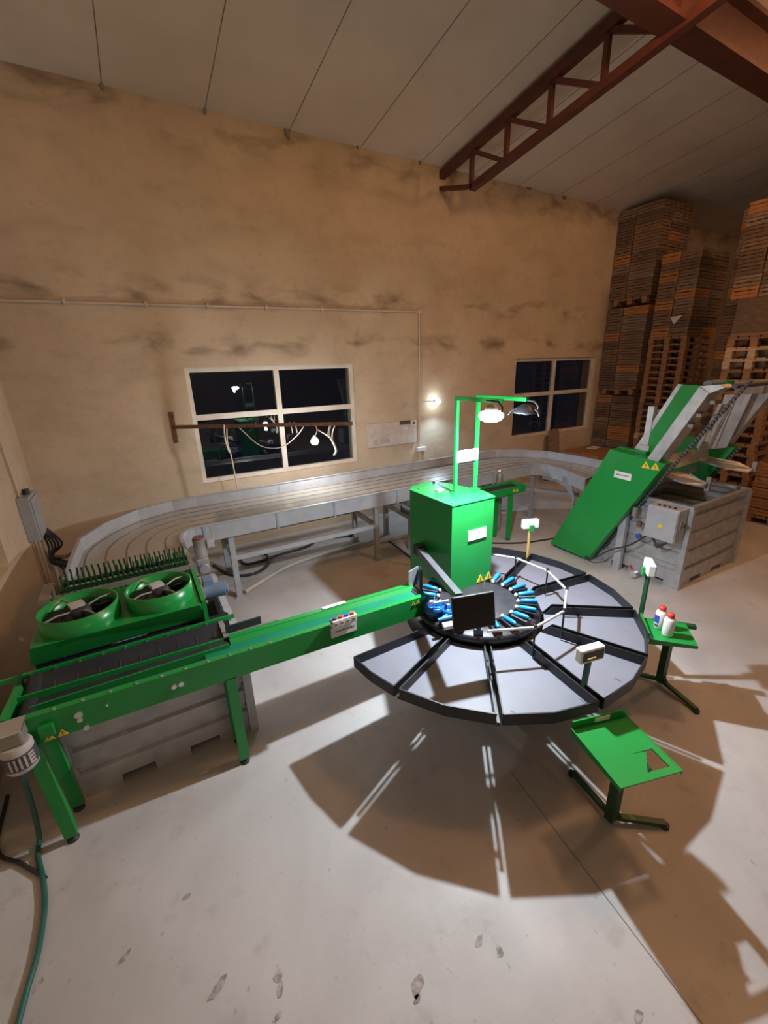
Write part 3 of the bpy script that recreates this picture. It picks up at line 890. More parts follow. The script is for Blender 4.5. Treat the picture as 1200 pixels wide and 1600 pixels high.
# trough: sloping inner sides and the belt
tg_ = MB()
for (ya, yb, za, zb_) in ((2.225, 2.245, .004, -.024),):
    tg_.add([(xa + .02, ya, zt(xa) + za), (xb, ya, zt(xb) + za), (xb, yb, zt(xb) + zb_), (xa + .02, yb, zt(xa) + zb_)] + [(xa + .02, ya, zt(xa) + za - .006), (xb, ya, zt(xb) + za - .006), (xb, yb, zt(xb) + zb_ - .006), (xa + .02, yb, zt(xa) + zb_ - .006)],
            [(0, 1, 2, 3), (7, 6, 5, 4), (0, 4, 5, 1), (3, 2, 6, 7), (0, 3, 7, 4), (1, 5, 6, 2)])
tg_.part('trough_side', 'green', bc)
MB().add([(.25, 2.375, zt(.25) + .004), (xb, 2.375, zt(xb) + .004), (xb, 2.350, zt(xb) - .024), (.25, 2.350, zt(.25) - .024), (.25, 2.375, zt(.25) - .002), (xb, 2.375, zt(xb) - .002), (xb, 2.350, zt(xb) - .03), (.25, 2.350, zt(.25) - .03)],
         [(0, 1, 2, 3), (7, 6, 5, 4), (0, 4, 5, 1), (3, 2, 6, 7), (0, 3, 7, 4), (1, 5, 6, 2)]).part('trough_side', 'green', bc)
xz_prism(MB(), 2.244, 2.352, -.030, -.025, .10, xb).part('belt', 'green_belt', bc)
MB().cyl((xb - .01, 2.25, zt(xb) - .06), (xb - .01, 2.35, zt(xb) - .06), .045, 16).part('end_roller', 'rubber', bc)
for k in range(11):
    x = -.70 + k * .115
    MB().cyl((x, 2.206, zt(x) + .008), (x, 2.206, zt(x) + .013), .008, 8).part('bolt', 'chrome', bc)
for (x, z, r) in ((-.08, -.07, .014), (-.045, -.068, .014), (-.50, -.055, .018), (-.50, -.085, .012), (-.485, -.14, .013), (-.38, -.05, .006)):
    MB().cyl((x, 2.195, zt(x) + z), (x, 2.185, zt(x) + z), r, 10).part('bolt', 'chrome', bc)
# black rubber apron from the dryer down to the belt, with far rail
ap = MB()
n = 14
vs = []
for (y, z) in ((2.605, .787), (2.52, .775), (2.42, .768), (2.335, .772)):
    vs += [(-.70, y, z), (.24, y, z)]
vs += [(x, y, z - .008) for (x, y, z) in vs]
fs_ = []
for k in range(3):
    a = 2 * k
    fs_ += [(a, a + 1, a + 3, a + 2), (8 + a, 8 + a + 2, 8 + a + 3, 8 + a + 1)]
fs_ += [(0, 8, 9, 1), (6, 7, 15, 14)] + [(2 * k, 2 * k + 2, 10 + 2 * k, 8 + 2 * k) for k in range(3)] + [(2 * k + 1, 9 + 2 * k, 11 + 2 * k, 3 + 2 * k) for k in range(3)]
ap.add(vs, fs_)
apo = ap.part('rubber_apron', 'rubber', bc)
ft_ = MB()
for k in range(9):
    x = -.62 + .10 * k
    ft_.bar((x, 2.51, .7752), (x, 2.43, .7698), .003, .004)
ft_.part('apron_flap_edges', 'ink', apo)
MB().box(xa - .15, .33, 2.612, 2.628, .775, .802).part('far_rail', 'green', bc)
for k in range(9):
    x = -.74 + .112 * k
    MB().cyl((x, 2.611, .79), (x, 2.604, .79), .008, 8).part('bolt', 'chrome', bc)
MB().box(-.72, .24, 2.325, 2.334, .74, .782).part('inner_rail', 'green', bc)
MB().box(-.72, .30, 2.63, 2.70, .768, .785).part('gap_shade_strip', 'black', bc)  # black strip added to stand in for shade in the gap by the dryer
MB().box(.225, .255, 2.40, 2.60, .70, .79).part('apron_end_plate', 'galv', bc)
MB().box(.245, .46, 2.432, 2.444, .745, .835).part('rubber_stop', 'rubber', bc)
MB().box(.24, .56, 2.415, 2.432, .765, .785).part('stop_bracket', 'galv_worn', bc)
# left end
MB().box(xa - .012, xa, 2.20, 2.63, .64, zt(xa) + .005).part('end_plate', 'green_dark', bc)
MB().bar((xa - .01, 2.24, .80), (xa + .01, 2.50, .80), .03, .03).part('end_brace', 'green', bc)
MB().cyl((xa + .06, 2.28, .735), (xa + .06, 2.6, .755), .045, 18).part('tail_roller', 'rubber', bc)
for (x, y) in ((-.685, 2.215), (-.672, 2.40), (.205, 2.215), (.205, 2.40)):
    ztop = zt(x) - .14
    dx = -.02 if x < 0 else 0.0
    lg = MB().prism([(x - .028, y - .02, .035), (x + .028, y - .02, .035), (x + .028, y + .02, .035), (x - .028, y + .02, .035)], (dx, 0, ztop - .035))
    lo_ = lg.part('leg', 'green', bc)
    MB().lathe((x, y, 0), [(.028, 0), (.028, .012), (.012, .018)], 14).part('foot', 'rubber', lo_)
    MB().cyl((x, y, .018), (x, y, .04), .007, 8).part('foot_bolt', 'chrome', lo_)
# drive motor hanging at the left end
mt = MB().lathe((-.735, 2.14, .61), [(.0, 0), (.055, .003), (.062, .012), (.064, .04), (.062, .13), (.056, .142)], 24)
mto = mt.part('drive_motor', 'cream', bc)
MB().lathe((-.735, 2.14, .64), [(.0655, 0), (.0655, .075)], 24).part('motor_label', 'ink', mto, label='dark label band with pale print')
pl = MB()
for k in range(5):
    a = -1.9 + .28 * k
    c = V((-.735 + .0662 * cos(a), 2.14 + .0662 * sin(a), .678))
    t_ = V((-sin(a), cos(a), 0))
    pl.obox(c, t_ * .004, V((0, 0, .030)), V((cos(a), sin(a), 0)) * .001)
for k in range(4):
    a = -.62 + .0 * k
    c = V((-.735 + .0662 * cos(a), 2.14 + .0662 * sin(a), .652 + .017 * k))
    t_ = V((-sin(a), cos(a), 0))
    pl.obox(c, t_ * .012, V((0, 0, .005)), V((cos(a), sin(a), 0)) * .001)
pl.part('motor_print', 'cream', mto)
MB().box(-.80, -.69, 2.10, 2.19, .752, .83).part('gearbox', 'galv_worn', mto, 0.01)
MB().box(-.805, -.685, 2.095, 2.195, .825, .838).part('mounting_plate', 'chrome', mto)
MB().cyl((-.83, 2.10, .68), (-.87, 2.07, .68), .03, 12).part('terminal_box', 'cream', mto)
MB().box(-.655, -.60, 2.165, 2.195, .70, .755).part('junction_box', 'green', bc)
warning_pair(bc, (-.63, 2.193, .662), (1, 0, 0), (0, 0, 1), .045, .052)
warning_pair(bc, (1.46, 2.194, .712), (1, 0, 0), (0, 0, 1), .03, .04)
# push button box and name plate on the near side
pbx = MB().box(.83, 1.0, 2.155, 2.195, .765, .815)
pbo = pbx.part('button_box', 'white', bc, 0.004)
for k, m_ in enumerate(('ink', 'red', 'label_blue', 'orange')):
    x = .853 + .041 * k
    MB().cyl((x, 2.175, .815), (x, 2.175, .83), .014, 12).part('push_button', m_, pbo)
    MB().cyl((x, 2.155, .79), (x, 2.150, .79), .011, 12).part('indicator', 'galv_worn', pbo)
MB().box(.825, .835, 2.152, 2.192, .80, .812).part('box_clip', 'ink', pbo)
np_ = MB().box(.83, 1.01, 2.190, 2.195, .675, .745).part('name_plate', 'white', bc, label='white plate with a line of dark lettering')
dashes((.85, 2.190, .675), (1, 0, 0), (0, 0, 1), [(.01, .14, .038, .012)]).part('plate_lettering', 'ink', np_)
pp = MB().prism([(.86, 2.385, zt(.9) + .012), (1.03, 2.385, zt(1) + .012), (1.03, 2.415, zt(1) + .012), (.86, 2.415, zt(.9) + .012)], (0, 0, .003)).part('white_strip', 'white', bc)
# outlet flaps next to the round table
MB().obox((1.60, 2.40, .80), (.055, .02, 0), (-.002, .006, 0), (0, 0, .07)).part('outlet_flap', 'galv', bc)
MB().obox((1.645, 2.37, .79), (.015, .03, 0), (.006, -.003, 0), (0, 0, .09)).part('outlet_flap', 'black', bc)
MB().box(1.56, 1.60, 2.19, 2.41, .56, .735).part('outlet_block', 'black', bc)

# ================================================================== ROUND PACKING TABLE
CX, CY = 2.0, 2.10
rt = thing('round_table', 'large round black packing table with wedge trays around a turning disc', 'packing table', (CX, CY, 0))
def pol(r, deg, z):
    a = radians(deg)
    return V((CX + r * cos(a), CY + r * sin(a), z))
ZR = .60
angs = [(-178, -157)] + [(-157 + 30 * k, -127 + 30 * k) for k in range(8)]
TD = .072          # tray depth
for (a0, a1) in angs:
    def edge(r, a, sgn):
        q = pol(r, a, 0)
        return q + V((-sin(radians(a)), cos(radians(a)), 0)) * (.019 * sgn)
    am = (a0 + a1) / 2
    outl = [edge(.462, a0, 1), edge(1.09, a0, 1), pol(1.09, am, 0), edge(1.09, a1, -1), edge(.462, a1, -1), pol(.462, am, 0)]
    fl0 = MB().prism([p + V((0, 0, ZR - TD)) for p in outl], (0, 0, .008))
    to = fl0.part('tray', 'tray', rt)
    wl_ = MB()
    seq = [0, 1, 2, 3, 4]
    for i, j in zip(seq[:-1], seq[1:]):
        p_, q_ = outl[i], outl[j]
        d = (q_ - p_).normalized()
        nrm = V((d.y, -d.x, 0)) * .004
        if i in (0, 3):
            # side walls start at the tray edge and rise at a slant
            e0, e1 = (p_.lerp(q_, .10), q_) if i == 0 else (p_, q_.lerp(p_, .10))
            wl_.prism([p_ + V((0, 0, ZR - TD)) - nrm, q_ + V((0, 0, ZR - TD)) - nrm, e1 + V((0, 0, ZR)) - nrm, e0 + V((0, 0, ZR)) - nrm], nrm * 2)
        else:
            wl_.prism([p_ + V((0, 0, ZR - TD)) - nrm, q_ + V((0, 0, ZR - TD)) - nrm, q_ + V((0, 0, ZR)) - nrm, p_ + V((0, 0, ZR)) - nrm], nrm * 2)
    wl_.part('tray_rim', 'black', to)
for k in range(8):
    a = -157 + 30 * k
    MB().bar(pol(.44, a, ZR - TD - .012), pol(1.075, a, ZR - TD - .012), .016, .022).part('tray_bearer', 'black', rt)
MB().lathe((CX, CY, ZR - TD - .03), [(.28, 0), (.56, 0), (.56, .012), (.28, .012)], 48).part('light_block_ring', 'black', rt)  # unseen plate added to block lamp light leaking between disc and trays
# base
MB().lathe((CX, CY, 0), [(.30, 0), (.30, .03), (.16, .06), (.16, .48), (.40, .52), (.40, .54)], 32).part('pedestal', 'black', rt)
for k in range(6):
    a = -157 + 60 * k
    q_ = pol(.60, a, .49)
    MB().bar(pol(.15, a, .36), q_, .03, .04).part('support_arm', 'black', rt)
# turning disc
MB().lathe((CX - .03, CY, .56), [(.30, 0), (.45, .01), (.452, .045), (.43, .06), (.30, .062)], 48).part('outer_ring', 'black', rt)
MB().lathe((CX - .03, CY, .61), [(.285, 0), (.285, .035), (.275, .042), (0, .043)], 48).part('turning_disc', 'disc', rt)
DX, DY = CX - .03, CY
for k in range(21):
    a = radians(75 - 17.143 * k)
    u = V((cos(a), sin(a), 0))
    c = V((DX, DY, 0))
    gp = MB()
    p0, p1 = c + u * .305 + V((0, 0, .668)), c + u * .425 + V((0, 0, .678))
    gp.loft([gp.ring(p0, u, .008, 10), gp.ring(p0 + u * .01, u, .0155, 10), gp.ring(p1 - u * .02, u, .0155, 10), gp.ring(p1, u, .009, 10)])
    go = gp.part('grip_handle', 'blue', rt)
    MB().lathe(c + u * .29 + V((0, 0, .655)), [(.012, 0), (.014, .012), (.008, .02)], 10).part('grip_knob', 'white', go)
    MB().obox(c + u * .365 + V((0, 0, .637)), u * .06, V((-u.y, u.x, 0)) * .03, (0, 0, .022)).part('grip_cup', 'black' if k % 3 else 'boom', go)
# inlet cups at the belt outlet
cu = MB().lathe((1.585, 2.12, .64), [(.05, 0), (.07, .02), (.075, .07), (.06, .075), (.045, .03)], 18)
cu.part('inlet_cup', 'blue_cup', rt)
MB().lathe((1.66, 2.04, .64), [(.05, 0), (.06, .02), (.062, .06), (.05, .062), (.04, .03)], 18).part('inlet_cup', 'blue_cup', rt)
MB().cyl((1.53, 2.0, .67), (1.63, 1.97, .68), .014, 10).part('inlet_finger', 'blue', rt)
MB().obox((1.565, 1.93, .655), (.04, -.01, 0), (.01, .025, 0), (0, 0, .012)).part('inlet_plate', 'rail', rt)
MB().tube([(1.585, 2.12, .68), (1.585, 2.12, .78)], .006, 6).part('inlet_pin', 'chrome', rt)
MB().tube([(1.53, 2.12, .735), (1.68, 2.08, .735)], .008, 6).part('inlet_rod', 'rail', rt)
# handrail ring above the trays
rl = [V((2.0 + .585 * cos(radians(a)), 2.08 + .585 * sin(radians(a)), .76)) for a in range(-130, 81, 30)]
MB().tube(rl, .009, 8).part('guard_rail', 'rail', rt)
for p in rl[1:-1]:
    MB().tube([p, V((p.x, p.y, ZR - .05))], .007, 6).part('rail_post', 'black', rt)
    MB().cyl(p + V((0, 0, .004)), p + V((0, 0, .018)), .012, 8).part('rail_clamp', 'black', rt)
# white slivers painting the glints of bolts on the underside rim
for a in (-128, -122, -99, -81):
    q_ = pol(1.01, a, .53)
    MB().obox(q_, (.006, .003, 0), (-.002, .02, 0), (0, 0, .006)).part('rim_bolt_glint', 'rail', rt)

# ---- green cabinet on the round table
kb = thing('green_cabinet', 'tall green machine cabinet standing on the round table', 'cabinet', (2.09, 2.6, .645))
x0c, x1c, yf, zk0, zk1 = 1.845, 2.255, 2.265, .645, 1.345
plan = [(x0c, yf), (x1c, yf), (x1c + .03, 2.42), (x1c - .05, 2.78), (2.12, 2.93), (1.93, 2.88), (1.835, 2.80)]
MB().prism([(x, y, zk0) for x, y in plan], (0, 0, zk1 - zk0)).part('cabinet_body', 'green', kb, 0.004)
MB().prism([(2.05 + (x - 2.05) * 1.015, 2.55 + (y - 2.55) * 1.015, zk1) for x, y in plan], (0, 0, .012)).part('cabinet_lid', 'green', kb, 0.003)
for x, y in ((1.88, 2.30), (2.22, 2.30), (1.90, 2.76), (2.12, 2.86), (2.2, 2.74)):
    MB().cyl((x, y, zk1 + .012), (x, y, zk1 + .02), .01, 8).part('lid_bolt', 'ink', kb)
MB().obox((2.0, 2.62, zk1 + .018), (.035, .01, 0), (-.005, .02, 0), (0, 0, .008)).part('cable_plate', 'galv_worn', kb)
lp_ = MB().box(2.0, 2.18, 2.257, 2.264, 1.045, 1.125).part('name_plate', 'white', kb, label='white rectangular plate')
dashes((2.0, 2.257, 1.045), (1, 0, 0), (0, 0, 1), [(.025, .155, .04, .012)]).part('plate_lettering', 'paper', lp_)
warning_pair(kb, (2.145, 2.264, .665), (1, 0, 0), (0, 0, 1), .075, .085)
MB().cyl((2.15, 2.22, .645), (2.15, 2.22, .70), .006, 8).part('disc_pin', 'chrome', kb)
# posts and lamp arms (the frame that carries the lamps)
lf = thing('lamp_frame', 'green two-post frame rising from the cabinet with forward lamp arms', 'lamp frame', (2.16, 2.5, zk1 + .012))
pA, pB = V((2.06, 2.50, zk1 + .012)), V((2.265, 2.50, zk1 + .012))
ZL = 2.075
for p, yl in ((pA, 2.05), (pB, 2.03)):
    MB().bar(p, V((p.x, p.y, ZL)), .023, .023).part('post', 'green', lf)
    MB().bar(V((p.x, p.y + .013, ZL)), V((p.x, yl, ZL)), .026, .026).part('arm', 'green', lf)
    MB().box(p.x - .03, p.x + .03, p.y - .03, p.y + .03, zk1 + .012, zk1 + .02).part('post_foot', 'green', lf)
cp = MB().box(pA.x, pB.x, 2.482, 2.488, 1.60, 1.69).part('cross_plate', 'white', lf, label='pale cross plate with faint lettering')
dashes((pA.x + .02, 2.481, 1.60), (1, 0, 0), (0, 0, 1), [(.03, .16, .045, .014)]).part('plate_lettering', 'paper', cp)
# lit lamp
def lamp(name, label, c, lit):
    c = V(c)
    t = thing(name, label, 'lamp', tuple(c))
    MB().tube([c + V((0, .05, .085)), c + V((0, 0, .085)), c + V((0, -.06, .08)), c + V((0, -.095, .05)), c + V((0, -.09, .02))], .007, 8).part('hanger_bow', 'black', t)
    if lit:
        MB().lathe(c, [(.02, .062), (.035, .05), (.04, .03), (.042, .02)], 28).part('lamp_shade', 'galv_worn', t)
        MB().lathe(c, [(.04, .026), (.065, .018), (.08, .0), (.08, -.012), (.066, -.032), (.04, -.044), (0, -.048)], 28).part('lamp_diffuser', 'lamp_glow', t)
    else:
        MB().lathe(c, [(.03, .06), (.055, .045), (.085, .015), (.09, .005), (.085, .003), (.05, .03), (.03, .035)], 28).part('lamp_shade', 'black', t)
        MB().lathe(c + V((0, 0, -.01)), [(.02, 0), (.03, .02), (.028, .05)], 16).part('lamp_diffuser', 'rubber', t)
        for k in range(3):
            a = 2.1 * k + .4
            MB().tube([c + V((.03 * cos(a), .03 * sin(a), .05)), c + V((.1 * cos(a), .1 * sin(a), .02)), c + V((.12 * cos(a), .12 * sin(a), -.01))], .006, 6).part('wire_clip', 'black', t)
    return t
LA = V((2.0, 2.083, 1.994))
lamp('work_lamp', 'lit white work lamp hanging from the left arm above the round table', LA, True)
lamp('work_lamp', 'unlit black work lamp hanging from the right arm above the round table', (2.265, 2.03, 1.985), False)
light('work_lamp_light', 'AREA', LA + V((-.02, -.03, -.056)), 102, (.82, .92, 1.0), .055 * S)
light('work_lamp_spill', 'POINT', LA + V((-.03, -.04, -.075)), 85, (.86, .94, 1.0), .03)

# ---- monitor on its boom
mo = thing('monitor', 'black flat monitor mounted over the round table in front of the cabinet', 'monitor', (1.64, 1.80, .8))
cM = V((1.527, 1.656, .92))
ux = V((.30, -.085, 0)).normalized()
uz = V((.05, .12, .6)).normalized()
uz = (uz - ux * uz.dot(ux)).normalized()
nn = ux.cross(uz)
MB().obox(cM, ux * .134, uz * .105, nn * .014).part('monitor_case', 'black', mo, 0.004)
MB().obox(cM + nn * .0145, ux * .126, uz * .097, nn * .002).part('screen', 'screen', mo)
mb_ = thing('monitor_boom', 'grey square boom holding the monitor, running past the cabinet side', 'boom', (1.8, 2.4, .85))
MB().bar(cM - nn * .035 + uz * .085 - ux * .07, (1.80, 2.62, .90), .045, .05).part('boom_bar', 'boom', mb_)
MB().box(1.765, 1.83, 2.58, 2.66, .86, .94).part('boom_clamp', 'black', mb_, 0.006)
MB().bar((1.80, 2.62, .90), (1.85, 2.62, .90), .04, .04).part('boom_stub', 'black', mb_)

# ---- scale indicators on thin posts
def indicator(lab, base, top, yawd, postm, h=.085):
    b, tp = V(base), V(top)
    t = thing('scale_indicator', lab, 'scale display', tuple(b), 'scale displays around the round table')
    if postm == 'yellow_post':
        MB().tube([b, b.lerp(tp, .85)], .013, 8).part('post', postm, t)
    else:
        MB().bar(b, tp, .024, .024).part('post', 'green_dark', t)
    a = radians(yawd)
    u = V((cos(a), sin(a), 0))
    n = V((sin(a), -cos(a), 0))
    c = tp + V((0, 0, .02))
    ho = MB().obox(c, u * .078, n * .025, V((0, 0, h / 2))).part('display_case', 'white', t, 0.008)
    MB().obox(c + n * .0255, u * .068, n * .001, V((0, 0, h / 2 - .014))).part('display_face', 'ink', ho)
    MB().obox(c + n * .0268 + u * -.01 - V((0, 0, .012)), u * .028, n * .0006, V((0, 0, .004))).part('display_digits', 'yellow_led', ho)
    MB().obox(c - n * .032 - u * .0 + V((0, 0, -.035)), u * .02, n * .01, V((0, 0, .03))).part('mount_bracket', 'green', t)
    return t
indicator('white scale display on a thin post nearest the camera, dark face towards us', (1.87, 1.13, ZR - .05), (1.895, 1.135, .79), -12, 'green')
indicator('white scale display on a thin green post behind the tray with the two bottles', (2.93, 1.42, .50), (2.93, 1.42, .905), 40, 'green')
indicator('white scale display on a yellow post at the back of the round table', (2.97, 2.52, ZR - .05), (2.97, 2.52, .885), 160, 'yellow_post')

# ---- green box stands
def stand(lab, post, inner_c, outc, tray_z, half, feet, hole):
    """post: floor xy; direction from the inner (table) edge to the outer edge"""
    t = thing('box_stand', lab, 'stand', (post[0], post[1], 0), 'green box stands at the round table')
    i, o = V((*inner_c, 0)), V((*outc, 0))
    d = (o - i).normalized()
    s_ = V((-d.y, d.x, 0)) * half
    zi, zo = tray_z + .0, tray_z
    tr_ = MB()
    P = lambda f, g: i.lerp(o, f) + s_ * g + V((0, 0, tray_z))
    if hole:
        # plate with a cut-out near the outer edge
        f0, f1, g0, g1 = .60, .90, .05, .80
        for (fa, fb, ga, gb) in ((0, f0, -1, 1), (f1, 1, -1, 1), (f0, f1, -1, g0), (f0, f1, g1, 1)):
            tr_.prism([P(fa, ga), P(fb, ga), P(fb, gb), P(fa, gb)], (0, 0, .008))
        tr_.prism([P(f0, g0), P(f1, g0), P(f0 + .02, g1 - .25)], (0, 0, .008))
    else:
        tr_.prism([P(0, -1), P(1, -1), P(1, 1), P(0, 1)], (0, 0, .008))
    to = tr_.part('tray_plate', 'green', t)
    for g in (-1, 1):
        MB().prism([P(0, g) + V((0, 0, -.03)), P(1, g) + V((0, 0, -.012)), P(1, g) + V((0, 0, .010)), P(0, g) + V((0, 0, .010))], s_.normalized() * .006 * g).part('side_lip', 'green', t)
    MB().prism([P(0, -1), P(0, 1), P(0, 1) + V((0, 0, .05)), P(0, -1) + V((0, 0, .05))], d * -.008).part('back_panel', 'green', t)
    sp = MB().prism([P(0, -.2) + d * .001 + V((0, 0, .018)), P(0, .35) + d * .001 + V((0, 0, .018)), P(0, .35) + d * .001 + V((0, 0, .044)), P(0, -.2) + d * .001 + V((0, 0, .044))], d * .003)
    sp.part('small_plate', 'white', t)
    ps = V((post[0], post[1], 0))
    MB().bar(ps + V((0, 0, .03)), ps + V((0, 0, tray_z - .02)), .055, .045).part('column', 'green_dark', t)
    MB().bar(ps + V((0, 0, tray_z - .012)) - d * .12, ps + V((0, 0, tray_z - .012)) + d * .14, .04, .024).part('tray_bearer', 'green_dark', t)
    for f in feet:
        q = V((*f, 0))
        MB().bar(ps + V((0, 0, .045)), q + V((0, 0, .024)), .03, .022).part('foot_bar', 'green_dark', t)
        MB().cyl(q, q + V((0, 0, .018)), .022, 10).part('foot_pad', 'rubber', t)
        MB().bar(ps + V((0, 0, .10)), ps.lerp(q, .16) + V((0, 0, .045)), .025, .02).part('foot_gusset', 'green_dark', t)
    return t
stand('green stand with an empty tray that has a cut-out, nearest the camera', (1.775, .82), (1.785, .965), (1.69, .645), .53, .16, ((1.99, .66), (1.84, 1.10)), True)
stand('green stand on the right side of the round table, carrying two white bottles', (3.03, 1.25), (2.79, 1.31), (2.97, 1.10), .535, .13, ((2.96, .97), (2.96, 1.40)), False)
def bottle(lab, x, y):
    z = .545
    t = thing('bottle', lab, 'bottle', (x, y, z))
    MB().lathe((x, y, z), [(.03, 0), (.034, .006), (.034, .115), (.028, .128), (.018, .134), (.018, .14)], 20).part('bottle_body', 'white', t)
    MB().lathe((x, y, z + .138), [(.022, 0), (.022, .018), (.018, .026), (0, .027)], 16).part('cap', 'red', t)
    return t
b1 = bottle('white bottle with red cap and blue label, further from the camera on the green stand', 2.875, 1.262)
b2 = bottle('plain white bottle with red cap, nearer the camera on the green stand', 2.83, 1.185)
lbm = MB()
for k in range(5):
    a = radians(-178 - 14 * k)
    c = V((2.875 + .0352 * cos(a), 1.262 + .0352 * sin(a), .545 + .072))
    lbm.obox(c, V((-sin(a), cos(a), 0)) * .0045, V((0, 0, .028)), V((cos(a), sin(a), 0)) * .0008)
lbm.part('blue_label', 'label_blue', b1)
lbm = MB()
for k in range(3):
    a = radians(-178 - 14 * k)
    c = V((2.875 + .0352 * cos(a), 1.262 + .0352 * sin(a), .545 + .025))
    lbm.obox(c, V((-sin(a), cos(a), 0)) * .0045, V((0, 0, .008)), V((cos(a), sin(a), 0)) * .0008)
lbm.part('label_print', 'ink', b1)

# ================================================================== BIN TIPPER
el = thing('bin_tipper', 'tall bin tipper with green sloping side covers and grey rails around the water bin', 'bin tipper', (5.15, 2.9, 0))
def yz(x0, x1, poly, mb=None):
    return (mb or MB()).prism([(x0, y, z) for y, z in poly], (x1 - x0, 0, 0))
low = [(3.41, .05), (2.86, .03), (2.18, 1.32), (2.77, 1.39)]
yz(4.43, 4.575, low).part('lower_cover', 'green', el, 0.006)
yz(4.575, 4.64, [(2.86, 1.25), (2.50, 1.22), (2.46, 1.385), (2.77, 1.395)]).part('cover_cap', 'green', el)
yz(5.86, 5.99, [(3.41, .05), (2.86, .03), (2.18, 1.32), (2.77, 1.39)]).part('lower_cover', 'green', el, 0.006)
# square section rails, open side guard plates
for (xa_, xb_, nm) in ((4.45, 4.66, 'left'), (5.86, 5.99, 'right')):
    yz(xa_, xb_, [(2.38, 1.33), (2.27, 1.31), (1.94, 2.00), (2.03, 2.055)]).part('upper_rail', 'galv', el, 0.004)
yz(4.665, 4.685, [(2.62, 1.30), (2.28, 2.06), (2.05, 2.05), (2.38, 1.32)]).part('rail_guard', 'green', el)
yz(4.67, 4.695, [(2.68, 1.30), (2.32, 2.065), (2.27, 2.06), (2.62, 1.30)]).part('guard_flange', 'galv', el)
yz(4.46, 4.66, [(1.94, 2.0), (1.84, 2.05), (1.88, 2.075), (2.03, 2.06)]).part('rail_head', 'galv', el)
# drive chains along the front edge of each rail
for xc_ in (4.58, 5.92):
    chn = MB()
    a_, b_ = V((xc_, 2.84, .06)), V((xc_, 2.15, 1.33))
    c_ = V((xc_, 1.70, 2.12))
    for (p_, q_, n_) in ((a_, b_, 40), (b_, c_, 26)):
        if n_ == 26 and xc_ > 5:
            continue
        d_n = (q_ - p_).normalized()
        o_n = V((0, d_n.z, -d_n.y))
        for k in range(n_):
            chn.obox(p_.lerp(q_, (k + .5) / n_), d_n * .011, V((.018, 0, 0)), o_n * .014)
    chn.part('drive_chain', 'ink', el)
for (y, z) in ((2.02, 1.80), (2.07, 1.70), (1.93, 1.92)):
    MB().box(4.50, 4.64, y - .03, y + .01, z - .015, z + .015).part('chain_bracket', 'galv_worn', el)
# name plate and stickers on the side facing the round table
npl = yz(4.426, 4.431, [(2.68, 1.17), (2.49, 1.16), (2.49, 1.085), (2.68, 1.095)]).part('name_plate', 'white', el, label='white plate with a line of dark lettering')
dashes((4.426, 2.68, 1.095), (0, -1, 0), (0, .05, 1), [(.025, .165, .036, .014)]).part('plate_lettering', 'ink', npl)
warning_pair(el, (4.428, 2.36, 1.25), (0, -1, 0), (0, .05, 1), .085, .095)
# head gear of the lift
hm = MB().cyl((4.75, 2.10, 2.06), (4.98, 2.10, 2.06), .038, 16)
hm.part('head_motor', 'blue_motor', el)
MB().box(4.98, 5.12, 2.03, 2.12, 2.02, 2.085).part('head_gearbox', 'green', el, .006)
MB().cyl((4.55, 1.80, 2.06), (5.92, 1.80, 2.06), .022, 12).part('head_shaft', 'ink', el)
# guide posts
MB().box(4.66, 4.72, 2.50, 2.56, 1.0, 1.84).part('guide_post', 'galv', el)
MB().box(4.76, 4.79, 2.49, 2.52, 1.0, 1.80).part('guide_post', 'galv', el)
MB().box(4.80, 4.84, 2.46, 2.50, 1.0, 1.70).part('guide_post', 'galv', el)
MB().box(4.76, 5.1, 2.455, 2.475, 1.68, 1.71).part('post_tie', 'galv', el)
MB().box(4.63, 4.84, 2.47, 2.57, 1.36, 1.44).part('post_foot', 'galv', el)
# right hand frame plates
yz(5.80, 5.83, [(2.37, 1.90), (2.12, 1.92), (2.24, 1.32), (2.44, 1.27)]).part('side_sheet', 'galv', el)
yz(5.795, 5.80, [(2.255, 1.90), (2.245, 1.90), (2.34, 1.30), (2.35, 1.30)]).part('sheet_seam', 'ink_grey', el)
MB().obox((6.02, 2.14, 1.985), (.22, -.02, 0), (.01, .13, 0), (0, 0, .065)).part('frame_head', 'galv_worn', el)
yz(6.14, 6.18, [(2.30, 1.95), (2.05, 1.98), (2.35, 1.25), (2.55, 1.25)]).part('side_sheet', 'galv_worn', el)
MB().bar((5.35, 2.32, 1.36), (5.35, 2.19, 1.84), .07, .03).part('lift_plate', 'galv', el)
MB().obox((5.33, 2.265, 1.50), (.004, 0, 0), (0, -.012, .06), (0, .035, .007)).part('control_tag', 'white', el)
MB().bar((5.55, 2.30, 1.36), (5.55, 2.20, 1.80), .02, .03).part('lift_rod', 'galv_worn', el)
